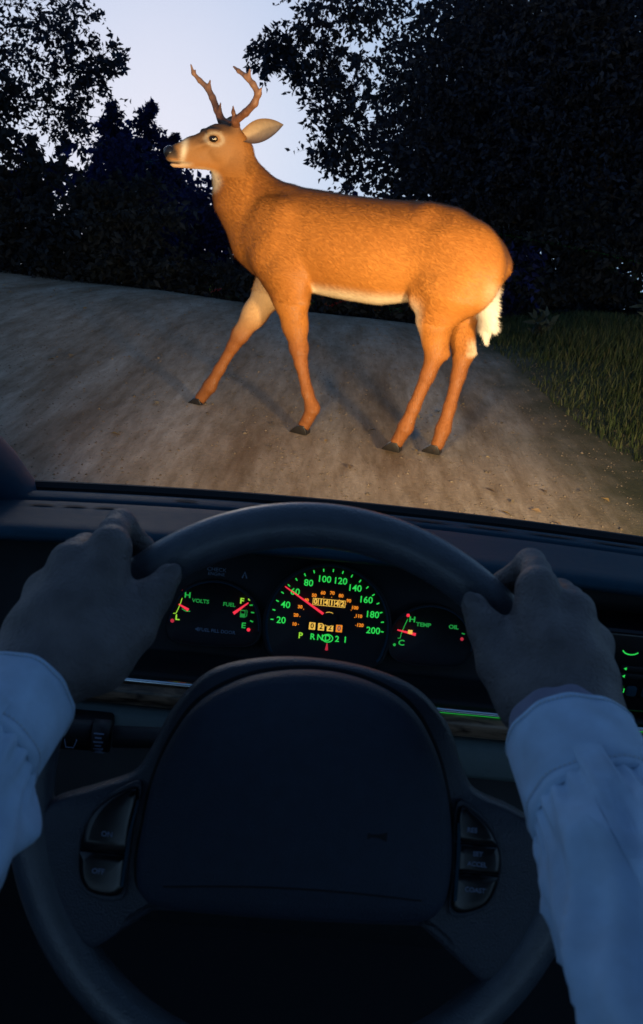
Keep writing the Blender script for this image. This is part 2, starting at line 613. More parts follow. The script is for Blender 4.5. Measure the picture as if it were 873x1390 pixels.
# grass of the verge
def grass(n, seed):
    r = np.random.default_rng(seed)
    y = 2.4 + 7.6 * r.random(n)
    x = ROAD_R(y) + .20 + 3.2 * r.random(n) ** 1.25
    edge = np.clip((x - ROAD_R(y) - .05 - .16 * np.sin(y * 4.3) * np.sin(y * 1.9 + 1)) / .75, 0.0, 1)
    keep = (x < .5 + .46 * y) & (r.random(n) < .08 + .95 * edge ** 1.5)
    clump = np.sin(x * 5.3 + 1.7 * np.sin(y * 3.1)) * np.cos(y * 4.1 + x) * .5 + .5
    keep &= r.random(n) < .35 + .65 * clump
    x, y, edge = x[keep], y[keep], edge[keep]; n = len(x)
    z = ground_z(x, y)
    h = (.02 + .075 * r.random(n) ** 2) * (.45 + .75 * edge)
    a = r.random(n) * 6.28
    w = .002 + .002 * r.random(n)
    lean = .6 * r.random(n) * h
    dx, dy = np.cos(a), np.sin(a); b = r.random(n) * 6.28
    lx_, ly_ = np.cos(b) * lean, np.sin(b) * lean
    p = np.stack([x, y, z - .005], -1)
    s = np.stack([dx * w, dy * w, 0 * w], -1)
    mid = p + np.stack([lx_ * .35, ly_ * .35, h * .6], -1); tip = p + np.stack([lx_, ly_, h], -1)
    V = np.stack([p - s, p + s, mid + s * .7, mid - s * .7, tip + s * .1, tip - s * .1], 1)
    F0 = np.array([(0, 1, 2, 3), (3, 2, 4, 5)])
    F = (F0[None] + 6 * np.arange(n)[:, None, None]).reshape(-1, 4)
    me = fast_mesh('grass', V.reshape(-1, 3), F)
    tint = np.array([.032, .050, .015]) * (.5 + .9 * r.random((n, 1))) + (r.random((n, 1)) > .72) * np.array([.040, .028, .014])
    set_tint(me, np.repeat(tint, 6, 0))
    return me


M_GRASS = attr_mat('grass_blade', rough=.6, noise=.1, bump=0, translucent=.25)
gr = link('grass', grass(190000, 5), M_GRASS); gr['kind'] = 'stuff'
gr['label'] = 'dark green grass on the road verge'

# ------------------------------------------------------------------ trees and bushes
M_BARK = plain('bark', (.016, .015, .016), .95, .4, 12, .6, 30)
M_LEAF = attr_mat('leaf', rough=.6, noise=.15, scale=3, bump=0, translucent=.3, spec=.12)


def foliage(clumps, per, size, seed, tint, name='crown', parent=None, asp=.55):
    """clumps: rows x, y, z, sigma ; leaves scattered round every clump"""
    r = np.random.default_rng(seed)
    C = np.array(clumps, float)
    lt = 13                                              # leaves on one twig
    nt_ = max(2, per // lt)
    tw = np.repeat(np.arange(len(C)), nt_)               # twig -> clump
    d = r.normal(size=(len(tw), 3)); d /= np.linalg.norm(d, axis=1)[:, None]
    st = C[tw, :3] + r.normal(size=(len(tw), 3)) * (C[tw, 3] * .38)[:, None]
    ln = C[tw, 3] * (.35 + .75 * r.random(len(tw)))
    dirs = d * np.array([1.15, 1.0, .75]) + np.array([0, 0, -.18])
    f = np.tile((np.arange(lt) + .5) / lt, len(tw))
    ti = np.repeat(np.arange(len(tw)), lt)
    k = tw[ti]
    P = st[ti] + dirs[ti] * (ln[ti] * f)[:, None] - np.array([0, 0, 1]) * (.25 * ln[ti] * f ** 2)[:, None]
    sidev = np.cross(dirs[ti], r.normal(size=(len(ti), 3))); sidev /= np.linalg.norm(sidev, axis=1)[:, None] + 1e-9
    P = P + r.normal(size=P.shape) * size * .18
    V, F = leaf_quads(P, size, r, dirs=dirs[ti] * .55 + sidev * .8 + np.array([0, 0, -.25]), asp=asp)
    me = fast_mesh(name, V, F)
    t = np.array(tint) * (.55 + .9 * r.random((len(P), 1)))
    t = t * (.8 + .4 * r.random((len(C), 1))[k])
    set_tint(me, np.repeat(t, 5, 0))
    return link(name, me, M_LEAF, parent)


def limb_pts(a, b, r, bow=.12, n=5):
    a, b = Vector(a), Vector(b)
    L = (b - a).length
    off = Vector(r.normal(size=3)) * L * bow * .5
    off.z += L * bow
    return [a.lerp(b, i / (n - 1)) + off * math.sin(math.pi * i / (n - 1)) for i in range(n)]


def tree(name, label, base, height, lean, clumps, per, size, seed, tint, tr=.12, group=None, cat='tree', first=.3, asp=.55):
    r = np.random.default_rng(seed + 100)
    base = Vector(base)
    root = empty(name, base)
    tag(root, label, cat, group)
    top = Vector((lean[0], lean[1], height))
    g1 = G()
    tp = [Vector((0, 0, -.3)).lerp(top, i / 7) + Vector((*(r.normal(size=2) * .06 * (i > 0)), 0)) for i in range(8)]
    g1.tube(tp, [tr * (1.25 - i * .14) for i in range(8)], 10)
    g1.build('trunk', M_BARK, root, True)
    C = np.array(clumps, float).copy()
    C[:, :3] -= np.array(base)
    g2 = G()
    done = []
    order = np.argsort(np.linalg.norm(C[:, :2], axis=1))
    for ci in order:
        c = C[ci]
        f = min(.97, max(first, (c[2] / max(height, .1)) * .75))
        i = f * 7; a = tp[int(i)].lerp(tp[min(int(i) + 1, 7)], i - int(i))
        d0 = (Vector(c[:3]) - a).length; r0 = tr * .30
        near = [(q, w) for q, w in done if (q - Vector(c[:3])).length < d0 * .8]
        if near:
            a, w = min(near, key=lambda e: (e[0] - Vector(c[:3])).length)
            r0 = w * .62
        p = limb_pts(a, c[:3], r, .16)
        g2.tube(p, [r0 * (1 - .16 * q) for q in range(5)], 6)
        done.append((Vector(c[:3]), r0 * .8 + .002))
        for _ in range(5):
            e = Vector(c[:3]) + Vector(r.normal(size=3)) * c[3] * .55
            g2.tube([p[3], p[3].lerp(e, .6) + Vector(r.normal(size=3)) * .03, e], [r0 * .35 + .001, r0 * .22 + .001, .001], 4)
    g2.build('limbs', M_BARK, root, True)
    foliage(C, per, size, seed, tint, 'crown', root, asp)
    return root


def blob(cx, cy, cz, rx, ry, rz, n, s, seed):
    r = np.random.default_rng(seed)
    d = r.normal(size=(n, 3)); d /= np.linalg.norm(d, axis=1)[:, None]
    p = np.array([cx, cy, cz]) + d * (r.random((n, 1)) ** .45) * np.array([rx, ry, rz])
    return np.concatenate([p, (s * (.7 + .6 * r.random((n, 1))))], 1).tolist()


BLUE_GREEN = (.016, .024, .042)
DARK_GREEN = (.013, .018, .024)
gz = lambda x, y: float(ground_z(x, y))

# broadleaf tree top left: hanging sprays with sky between them
cl = [(-3.75, 10, 2.35, .42), (-3.35, 10.1, 2.25, .30), (-3.05, 9.9, 2.10, .22), (-2.78, 10, 1.97, .18), (-2.55, 10, 1.86, .12),
      (-3.25, 10, 1.80, .26), (-2.95, 10.1, 1.60, .2), (-2.72, 9.9, 1.68, .13), (-3.02, 10, 1.38, .2), (-3.45, 10, 1.45, .35),
      (-3.0, 10.2, 2.35, .18), (-2.9, 10.0, 1.2, .15)]
cl = [(a, b, c, d * 1.45) for a, b, c, d in cl]
cl += blob(-4.8, 10.2, 2.2, 1.2, 1.0, 1.1, 60, .55, 1)
tree('broadleaf_tree', 'tall dark broadleaf tree at the top left with loose leaf sprays against the sky', (-4.9, 10.3, gz(-4.9, 10.3)), 5.2, (.3, 0), cl, 340, .060, 21, BLUE_GREEN, .16, 'trees lining the road')
# spreading tree on the right whose boughs reach into the sky gap
cl = [(-1.0, 10, 2.08, .16), (-.80, 10, 2.17, .17), (-.66, 10, 1.97, .17), (-.56, 10.1, 2.40, .22), (-.40, 10, 2.12, .20), (-.2, 10, 2.5, .25),
      (-.36, 10, 1.82, .18), (-.12, 10.1, 1.95, .25), (-.26, 10, 1.52, .18), (0, 10, 1.5, .25), (-.26, 10, 1.24, .17), (0, 10.2, 1.15, .25),
      (.2, 10, 2.4, .35), (.4, 10, 1.9, .4), (.1, 10, 2.85, .4), (.5, 10.2, 1.3, .45), (-.3, 10.2, 2.8, .25)]
cl = [(a, b, c, d * 1.25) for a, b, c, d in cl]
cl += blob(2.7, 10.7, 2.2, 2.3, 1.2, 1.6, 135, .6, 2)
cl += blob(1.6, 10.9, 1.6, 1.4, .8, 1.2, 30, .6, 12)
tree('spreading_tree', 'huge dark spreading tree on the right reaching its boughs over the road', (2.9, 10.8, gz(2.9, 10.8)), 4.8, (-.5, 0), cl, 430, .066, 22, BLUE_GREEN, .2, 'trees lining the road')
# tall trees behind it
cl = blob(3.4, 13.6, 2.0, 2.8, 1.2, 2.6, 100, .8, 3)
tree('roadside_tree', 'black leafy tree behind the spreading tree at the right edge', (3.7, 13.8, gz(3.7, 13.8)), 4.6, (0, 0), cl, 230, .13, 23, DARK_GREEN, .2, 'trees lining the road')
cl = blob(1.75, 12.6, 1.5, 1.5, .8, 1.9, 70, .7, 13)
tree('roadside_tree', 'black leafy tree seen through the boughs above the rump', (1.8, 12.8, gz(1.8, 12.8)), 4.0, (0, 0), cl, 260, .11, 24, DARK_GREEN, .15, 'trees lining the road')
# young trees, left of the deer's head
for i, (px_, py_, top_, w_, lb) in enumerate([(-3.55, 14, 1.55, .34, 'slim young tree with pointed top farthest left of the sky gap'),
                                              (-3.10, 14.4, 1.62, .36, 'slim young tree with pointed top left of the muzzle'),
                                              (-2.72, 14.2, 1.22, .34, 'lower young tree just left of the muzzle')]):
    b_ = gz(px_, py_)
    c_ = []
    for q in range(15):
        f = q / 14
        c_.append((px_ + (.04 + .22 * f) * math.sin(q * 2.3 + i), py_ + .1 * math.cos(q * 1.7), top_ + .04 - f * (top_ - b_ - .8), .05 + w_ * f ** .8))
    tree('young_tree', lb, (px_, py_, b_), top_ - b_ - .1, (0, 0), c_, 300, .075, 31 + i, (.012, .020, .085), .06, 'young trees beyond the crest')  # blue distance haze is painted into this leaf tint
# undergrowth: individual bushes behind the crest
bushes = [
    (-4.2, 9.2, .75, 1.0, 'large black bush at the left edge of the road'),
    (-3.1, 9.0, .55, .85, 'black bush beside the left tree above the road edge'),
    (-3.9, 9.4, 1.35, .8, 'tall black bush under the sprays of the left tree'),
    (-2.3, 9.3, .25, .8, 'low dark bush between the left tree and the muzzle'),
    (-2.6, 11.6, .55, .9, 'blue-black bush below the young trees'),
    (-1.75, 12.4, .15, .85, 'dark blue bush just under the chin'),
    (-.9, 12.2, .1, .8, 'dark bush behind the neck'),
    (-.25, 11.2, .45, .55, 'rounded bush showing over the withers'),
    (.45, 11.4, .25, .8, 'dark bush behind the back'),
    (-1.2, 9.2, -.45, .62, 'low bush behind the forelegs'),
    (.2, 9.0, -.5, .6, 'low bush under the belly'),
    (1.3, 9.6, .05, .8, 'bluish bush behind the hind legs'),
    (2.3, 9.6, .35, .9, 'dark bush at the top of the grassy verge'),
    (3.4, 9.4, .6, 1.0, 'large dark bush at the right edge above the verge'),
    (4.3, 10.2, 1.2, 1.1, 'tall dark bush at the far right'),
]
for i, (x_, y_, z_, s_, lb) in enumerate(bushes):
    b_ = gz(x_, y_)
    c_ = blob(x_, y_, z_ - .1, s_ * .75, s_ * .5, s_ * .75, 16, s_ * .42, 50 + i)
    c_ += [(x_ + q * s_ * .3, y_, b_ + .2, s_ * .35) for q in (-2, -1, 0, 1, 2)]
    tint = (.011, .018, .080) if i in (4, 5, 6, 7, 11) else DARK_GREEN  # the bluer tint has haze painted into the leaf colour
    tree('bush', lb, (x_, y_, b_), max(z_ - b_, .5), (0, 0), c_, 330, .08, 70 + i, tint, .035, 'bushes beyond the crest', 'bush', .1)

# far wood that closes the view behind the trees
r_ = np.random.default_rng(77)
C_ = []
for i in range(150):
    x_ = -11 + 22 * r_.random()
    top_ = .75 + .25 * math.sin(x_ * 1.3) + (1.6 * min(1, max(0, x_ - .3) / 1.5)) + (0.5 * min(1, max(0, -x_ - 3.4)))
    y_ = 17 + 2.5 * r_.random()
    C_.append((x_, y_, -2.5 + (top_ + 2.0) * r_.random() ** .75, .75))
wood = foliage(C_, 260, .19, 78, (.010, .016, .080), 'far_wood')  # blue of the distant air put into the leaf colour
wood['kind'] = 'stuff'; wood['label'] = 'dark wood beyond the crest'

# pale weeds on the verge
def weed(x, y, h, seed, label):
    r = np.random.default_rng(seed)
    root = empty('weed', (x, y, gz(x, y)))
    tag(root, label, 'plant', 'weeds on the verge')
    g1 = G(); P = []; D = []
    for k in range(9):
        a = r.random() * 6.28; e = Vector((math.cos(a) * h * .45, math.sin(a) * h * .45, h * (.6 + .5 * r.random())))
        pts = [Vector((0, 0, -.02)), e * .5 + Vector((0, 0, h * .1)), e]
        g1.tube(pts, [.004, .003, .0015], 5)
        for q in range(7):
            f = .3 + .7 * q / 6
            p = (pts[0].lerp(pts[1], f * 2) if f < .5 else pts[1].lerp(pts[2], f * 2 - 1))
            P.append(p); D.append((math.cos(a + q * 2.4), math.sin(a + q * 2.4), .4))
    g1.build('stem', M_BARK, root, True)
    V, F = leaf_quads(np.array(P), .09, r, dirs=np.array(D), asp=.38)
    me = fast_mesh('foliage', V, F)
    set_tint(me, np.repeat(np.array([.035, .05, .045]) * (.6 + .9 * r.random((len(P), 1))), 5, 0))
    link('foliage', me, M_LEAF, root)


for i, (x, y, h, lb) in enumerate([(2.55, 7.6, .26, 'leafy weed near the right edge of the bank'), (2.25, 6.6, .18, 'small weed in the grass at the right edge'),
                                   (1.55, 7.0, .16, 'low leafy weed on the verge behind the tail')]):
    weed(x, y, h, 200 + i, lb)

# ------------------------------------------------------------------ the deer  (local: x = towards the rump, y = away from camera side, z up)
DEER = empty('deer', mat4=Matrix.Translation((0.1, 3.72, 0.0)) @ Matrix.Rotation(rad(-18), 4, 'Z'))
tag(DEER, 'orange-brown antlered buck stepping across the dirt road in the headlights', 'deer')


def D(s, w, h):
    return np.array([s, -w, h], float)          # w > 0 is the side turned to the car


HY = rad(43)
HF = np.array([-math.cos(HY), -math.sin(HY), 0.0])      # muzzle direction (turned to the car)
HL = np.array([math.sin(HY), -math.cos(HY), 0.0])       # near side of the head
HP = np.array([-.630, 0, 1.115])


def hd(x, y, z):
    return HP + HF * x + HL * y + np.array([0, 0, z])


def DA(s, w, h):
    return D(s + .30 * w, w, h)


HR = np.stack([HF, HL, np.array([0, 0, 1.0])], 1)

S = Sdf((-1.0, -.27, -.02), (.66, .27, 1.28), .0075)
S.sweep_x([(-.552, .80, .745, .02), (-.535, .845, .69, .055), (-.50, .90, .645, .088), (-.44, .955, .608, .118), (-.36, .986, .592, .138), (-.25, .982, .585, .148),
           (-.10, .974, .576, .155), (.05, .973, .572, .156), (.17, .980, .600, .146), (.25, .980, .645, .140), (.33, .966, .67, .140),
           (.42, .928, .66, .135), (.485, .885, .68, .108), (.528, .845, .71, .072), (.55, .80, .755, .03)], .01)
LAT = (0, 1, 0)
S.chain([(-.462, 0, .80, .165), (-.565, 0, .925, .122), (-.625, 0, 1.05, .084), (-.62, 0, 1.10, .072)], .05, LAT, .68)
S.cone((-.40, 0, .93), (-.52, 0, .97), .05, .05, .06)
# head
S.ell(hd(.03, 0, .014), (.092, .060, .060), .02, HR)
S.cone(hd(.06, 0, .010), hd(.165, 0, -.024), .060, .0400, .025, HL, .80)
S.cone(hd(.165, 0, -.024), hd(.240, 0, -.054), .0400, .0320, .015, HL, .88)
S.cone(hd(.01, 0, -.045), hd(.232, 0, -.084), .055, .0190, .025, HL, .8)
for sg in (1, -1):
    S.ell(hd(.088, sg * .044, .043), (.036, .017, .014), .012, HR)       # brow
    S.ell(hd(.045, sg * .038, -.022), (.058, .025, .046), .015, HR)
    S.cone(hd(.115, sg * .046, .000), hd(.19, sg * .026, -.030), .009, .008, .012)        # cheek
    S.ell(hd(.092, sg * .060, .017), (.019, .010, .013), .008, HR, sub=True)   # eye socket
    S.ell(hd(.236, sg * .024, -.062), (.030, .014, .020), .012, HR)      # lips
    S.cone(hd(.0, sg * .034, .055), hd(.0, sg * .036, .078), .019, .016, .012)  # pedicles
# mouth line
S.ell(hd(.250, 0, -.0830), (.055, .05, .0030), .005, HR, sub=True)
# near foreleg
S.ell(D(-.370, .088, .735), (.095, .050, .19), .065, np.array(Matrix.Rotation(rad(-14), 3, 'Y')))
S.chain([(*D(-.325, .105, .66), .088), (*D(-.290, .095, .56), .068), (*D(-.268, .085, .46), .049), (*D(-.246, .075, .365), .0375)], .035, LAT, .8)
S.chain([(*D(-.246, .075, .365), .0380), (*D(-.234, .07, .305), .0255), (*D(-.200, .06, .19), .0225), (*D(-.172, .052, .118), .0290), (*D(-.187, .05, .075), .0225), (*D(-.203, .048, .040), .0270)], .018)
# far foreleg, reaching forward
S.chain([(*D(-.40, -.085, .68), .10), (*D(-.455, -.088, .56), .070), (*D(-.522, -.086, .45), .050), (*D(-.585, -.082, .350), .0365)], .035, LAT, .8)
S.chain([(*D(-.585, -.082, .350), .0375), (*D(-.613, -.08, .298), .0255), (*D(-.672, -.076, .185), .0225), (*D(-.715, -.073, .100), .0285), (*D(-.738, -.072, .065), .0225), (*D(-.755, -.07, .040), .0270)], .018)
# near hind leg
S.ell(D(.370, .080, .752), (.165, .082, .188), .055, np.array(Matrix.Rotation(rad(14), 3, 'Y')))
S.chain([(*D(.335, .100, .66), .112), (*D(.310, .098, .56), .067), (*D(.318, .085, .48), .045), (*D(.325, .075, .43), .040)], .04, LAT, .75)
S.chain([(*D(.325, .075, .43), .040), (*D(.303, .068, .34), .0280), (*D(.262, .058, .20), .0240), (*D(.236, .05, .108), .0300), (*D(.221, .048, .072), .0235), (*D(.207, .045, .040), .0275)], .018)
S.cone(D(.335, .08, .50), D(.362, .074, .432), .016, .020, .014)
# far hind leg
S.chain([(*D(.36, -.085, .68), .11), (*D(.368, -.08, .57), .068), (*D(.393, -.068, .48), .046), (*D(.408, -.06, .42), .041)], .04, LAT, .75)
S.chain([(*D(.408, -.06, .42), .041), (*D(.402, -.055, .33), .0280), (*D(.388, -.04, .20), .0240), (*D(.376, -.03, .106), .0300), (*D(.369, -.028, .07), .0235), (*D(.362, -.025, .040), .0275)], .018)
S.cone(D(.412, -.066, .50), D(.444, -.058, .430), .016, .019, .014)
# shoulder blade, point of the elbow, ribs, flank fold, stifle
S.cone(D(-.340, .098, .90), D(-.415, .112, .70), .014, .024, .07)
S.ell(D(-.285, .118, .635), (.045, .025, .05), .03)
S.ell(D(.240, .104, .640), (.045, .032, .055), .03)
S.cone(D(.32, .100, .86), D(.42, .100, .76), .022, .030, .07)
S.cone(D(.22, .070, .945), D(.32, .065, .930), .016, .020, .07)
deer_me = S.mesh('body', 3)
DV, DF = S.V, S.F
DN = vnormals(DV, DF)


def sstep(a, b, x):
    t = np.clip((x - a) / (b - a), 0, 1)
    return t * t * (3 - 2 * t)


def coat(V, N):
    s, w, h = V[:, 0], -V[:, 1], V[:, 2]
    n = len(V)
    base = np.array([.42, .152, .026]); back = np.array([.27, .092, .018]); flank = np.array([.50, .195, .036])
    red = np.array([.28, .095, .026]); cream = np.array([.80, .66, .46]); grey = np.array([.29, .150, .062]); dark = np.array([.05, .035, .025])
    c = np.tile(base, (n, 1))
    def mix(c, col, f):
        return c * (1 - f[:, None]) + col * f[:, None]
    c = mix(c, back, .85 * sstep(.86, .98, h) * (s > -.5))
    c = mix(c, flank, .6 * sstep(-.2, .1, s) * sstep(.58, .66, h) * (1 - sstep(.72, .85, h)))
    c = mix(c, red, sstep(.50, .34, h))
    c = mix(c, red * .8, .6 * sstep(.16, .05, h))
    # belly
    c = mix(c, cream, sstep(-.45, -.85, N[:, 2]) * sstep(-.27, -.20, s) * sstep(.27, .20, s) * (h > .54) * sstep(.66, .60, h))
    # groin and inner thighs
    c = mix(c, cream, sstep(.135, .17, s) * sstep(.285, .22, s) * sstep(.66, .56, h) * (h > .42) * (N[:, 0] < -.25) * .95)
    # inner side of the far legs (turned to the car)
    inner = (w < -.0) * sstep(.0, .45, -N[:, 1])
    c = mix(c, cream * np.array([.85, .68, .5]), .9 * inner * (s < -.38) * (s > -.60) * sstep(.31, .54, h) * (h < .66))
    c = mix(c, cream * .95, .75 * (w < -.01) * (s > .36) * sstep(.405, .43, h) * sstep(.50, .45, h) * sstep(.25, .7, N[:, 0]))
    # rump edge
    c = mix(c, cream, .35 * sstep(.46, .52, s) * sstep(.74, .69, h))
    # head in its own frame
    q = V - HP
    hx = q @ HF; hyy = q @ HL; hz = q[:, 2]
    head = sstep(-.13, .07, hx) * sstep(.98, 1.08, h)
    c = mix(c, grey, .7 * head)
    c = mix(c, np.array([.13, .062, .028]), .85 * head * sstep(.025, .055, hz + .38 * np.clip(hx - .07, 0, 1)) * sstep(.21, .17, hx))
    c = mix(c, np.array([.15, .075, .035]), .5 * head * np.exp(-((hx - .125) / .03) ** 2 - ((hz - .0) / .018) ** 2))
    c = mix(c, cream, sstep(1.35, .6, np.hypot((s + .708) / .068, (h - .972) / .044)))
    c = mix(c, cream, head * sstep(-.072, -.084, hz) * sstep(.15, .20, hx))          # chin, jaw
    c = mix(c, cream * .95, .85 * head * np.exp(-((hx - .208 + .15 * (hz + .05)) / .012) ** 2) * (hz > -.08))   # band behind the nose
    c = mix(c, cream * .8, .5 * head * np.exp(-((np.hypot((hx - .090) / 1.45, (hz - .016) / 1.0) - .022) / .006) ** 2) * (np.abs(hyy) > .03))
    c = mix(c, dark, head * sstep(.222, .240, hx - .25 * (hz + .055)) * sstep(-.072, -.064, hz))
    c = mix(c, dark, .9 * head * sstep(.16, .19, hx) * np.exp(-((hz + .081) / .0035) ** 2))
    return np.clip(c, .01, .9)


TINT = coat(DV, DN)
set_tint(deer_me, TINT)
M_COAT = attr_mat('deer_coat', rough=.7, noise=.09, scale=7, bump=.3, bscale=(26, 210, 210), spec=.2, sheen=.0)
link('body', deer_me, M_COAT, DEER)

# short coat of hairs lying along the body
def fur(V, F, N, T, n, seed, length=.015, width=.0011):
    r = np.random.default_rng(seed)
    a = np.linalg.norm(np.cross(V[F[:, 2]] - V[F[:, 0]], V[F[:, 3]] - V[F[:, 1]]), axis=1)
    i = r.choice(len(F), n, p=a / a.sum())
    u, v = r.random((2, n, 1))
    P = (V[F[i, 0]] * (1 - u) + V[F[i, 1]] * u) * (1 - v) + (V[F[i, 3]] * (1 - u) + V[F[i, 2]] * u) * v
    nn = N[F[i, 0]]; t = T[F[i, 0]]
    flow = np.tile([.9, 0, -.45], (n, 1))
    hx = (P - HP) @ HF
    face = (P[:, 2] > 1.0) & (hx > -.02)
    flow[face] = -HF * .9 + np.array([0, 0, .1])
    leg = P[:, 2] < .55
    flow[leg] = [.12, 0, -1]
    flow = flow + .16 * r.normal(size=(n, 3))
    flow -= (flow * nn).sum(1)[:, None] * nn
    flow /= np.linalg.norm(flow, axis=1)[:, None] + 1e-9
    L = (length * (.5 + .8 * r.random(n)) * np.where(face, .45, np.where(leg, .7, 1)))[:, None]
    d = flow * .95 + nn * .30
    sd_ = np.cross(flow, nn) * width * np.where(face, .7, 1)[:, None]
    A = P - nn * .001
    Vv = np.stack([A - sd_, A + sd_, A + d * L], 1).reshape(-1, 3)
    Ff = np.arange(3 * n).reshape(-1, 3)
    me = fast_mesh('fur', Vv, Ff)
    tt = t * (.88 + .26 * r.random((n, 1)))
    set_tint(me, np.repeat(np.clip(tt, 0, .95), 3, 0))
    return me


M_FUR = attr_mat('deer_hair', rough=.45, noise=.10, scale=9, bump=0, spec=.3)
fo = link('fur', fur(DV, DF, DN, TINT, 190000, 9, .019, .0008), M_FUR, DEER); fo['kind'] = 'stuff'

# tail
S = Sdf((.38, -.1, .46), (.62, .1, .86), .006)
S.chain([(.475, -.01, .76, .024), (.470, -.02, .70, .031), (.478, -.03, .63, .031), (.495, -.03, .56, .022), (.506, -.03, .508, .009)], .03, LAT, .75)
tail_me = S.mesh('tail', 3)
TN = vnormals(S.V, S.F)
tc_ = np.array([.42, .20, .07]) * sstep(.68, .74, S.V[:, 2])[:, None] + np.array([.80, .72, .62]) * (1 - sstep(.68, .74, S.V[:, 2]))[:, None]
set_tint(tail_me, tc_)
tl = link('tail', tail_me, M_COAT, DEER)
tl['label'] = 'hanging tail with white underside'
tf = link('tail_hair', fur(S.V, S.F, TN, tc_, 9000, 10, .04, .0012), M_FUR, tl); tf['kind'] = 'stuff'

# antlers
M_ANTLER = attr_mat('antler', rough=.5, noise=.3, scale=40, bump=.5, bscale=(220, 220, 60), spec=.4)


def antler(chains):
    allp = np.array([p[:3] for c in chains for p in c])
    S = Sdf(allp.min(0) - .03, allp.max(0) + .03, .003)
    for c in chains:
        S.chain([(*p[:3], p[3] * 1.14) for p in c], .008)
    me = S.mesh('antler', 3)
    f = sstep(1.20, 1.36, S.V[:, 2])[:, None]
    set_tint(me, np.array([.16, .062, .03]) * (1 - f) + np.array([.30, .15, .085]) * f)
    return link('antler', me, M_ANTLER, DEER)


antler([[(*hd(.0, .035, .075), .0155), (*DA(-.612, .055, 1.205), .0135), (*DA(-.565, .085, 1.236), .0125), (*DA(-.527, .105, 1.270), .0120), (*DA(-.513, .115, 1.305), .0105),
         (*DA(-.535, .12, 1.335), .0098), (*DA(-.566, .118, 1.360), .0085), (*DA(-.600, .105, 1.378), .0065), (*DA(-.624, .095, 1.393), .0035)],
        [(*DA(-.513, .115, 1.300), .009), (*DA(-.500, .125, 1.322), .0035)],
        [(*DA(-.555, .118, 1.352), .008), (*DA(-.552, .122, 1.385), .003)],
        [(*DA(-.612, .055, 1.205), .010), (*DA(-.620, .07, 1.235), .006), (*DA(-.622, .07, 1.257), .0025)]])
antler([[(*hd(.0, -.035, .075), .0155), (*DA(-.690, -.05, 1.205), .014), (*DA(-.715, -.062, 1.245), .0125), (*DA(-.742, -.08, 1.290), .0115), (*DA(-.768, -.095, 1.325), .0105),
         (*DA(-.808, -.105, 1.352), .0085), (*DA(-.838, -.10, 1.378), .006), (*DA(-.848, -.09, 1.408), .0030)],
        [(*DA(-.765, -.094, 1.322), .0085), (*DA(-.760, -.10, 1.355), .003)],
        [(*DA(-.836, -.10, 1.375), .005), (*DA(-.828, -.105, 1.39), .002)],
        [(*DA(-.700, -.055, 1.215), .010), (*DA(-.702, -.05, 1.245), .006), (*DA(-.698, -.045, 1.272), .0025)]])

# ears
M_EAR = attr_mat('ear_skin', rough=.7, noise=.12, scale=50, bump=.2, bscale=(150, 150, 150), translucent=.15)


def ear(base, tip, face, width):
    base, tip, face = Vector(base), Vector(tip), Vector(face)
    d = (tip - base); L = d.length; d.normalize()
    side = d.cross(face).normalized(); f = side.cross(d).normalized()
    n, m = 20, 14
    V = []; T = []; F = []
    for lay in (0, 1):
        for i in range(n + 1):
            t = i / n
            w = width * (0.42 + .58 * math.sin(min(1, t / .42) * math.pi / 2)) * (1 if t < .42 else max(.02, 1 - ((t - .42) / .58) ** 1.9))
            for j in range(m + 1):
                a = (j / m - .5) * 2
                cup = .30 * w * (a * a) * (1.3 - t) - (.30 * w * (1.3 - t)) * .5
                p = base + d * (t * L) + side * (a * w / 2) + f * (cup * 1.3 - .008 * math.sin(math.pi * t)) - f * (.005 * lay * (1 - abs(a) ** 4 * .9) * (1 - t ** 6))
                V.append(p)
                edge = abs(a) ** 3
                if lay == 0:
                    c = np.array([.62, .44, .28]) * (1 - edge) + np.array([.30, .17, .09]) * edge
                    c = c * (1 - .6 * sstep(.8, 1.0, np.array(t))) + np.array([.15, .08, .05]) * .6 * sstep(.8, 1.0, np.array(t))
                else:
                    c = np.array([.32, .18, .08])
                T.append(c)
    K = (n + 1) * (m + 1)
    for lay in (0, 1):
        for i in range(n):
            for j in range(m):
                q = lay * K + i * (m + 1) + j
                q4 = (q, q + 1, q + m + 2, q + m + 1)
                F.append(q4 if lay == 0 else q4[::-1])
    me = py_mesh('ear', V, F, True)
    set_tint(me, np.array(T))
    return link('ear', me, M_EAR, DEER)


ear(hd(-.030, .045, .038), DA(-.400, .12, 1.203), (-.15, -1, .18), .090)
ear(hd(-.035, -.045, .040), DA(-.70, -.21, 1.22), (-.9, -.35, .25), .085)

# eyes, nose, hooves
M_EYE = plain('deer_eye', (.012, .008, .006), .12, spec=.5)
M_SHINE = plain('painted_eyeshine', (.55, .42, .24), .3)
M_NOSE = plain('wet_nose', (.012, .010, .010), .28, .3, 150, .5, 500)
M_HOOF = plain('hoof_horn', (.014, .012, .012), .4, .3, 60, .2, 200)


def uv_sphere(name, c, r3, R, mat, parent, nu=20, nv=12):
    V = []; F = []
    for i in range(nv + 1):
        a = math.pi * i / nv
        for j in range(nu):
            b = 2 * math.pi * j / nu
            V.append(np.array(c) + np.array(R) @ np.array([r3[0] * math.sin(a) * math.cos(b), r3[1] * math.sin(a) * math.sin(b), r3[2] * math.cos(a)]))
    for i in range(nv):
        for j in range(nu):
            F.append((i * nu + j, (i + 1) * nu + j, (i + 1) * nu + (j + 1) % nu, i * nu + (j + 1) % nu))
    return link(name, py_mesh(name, V, F, True), mat, parent)


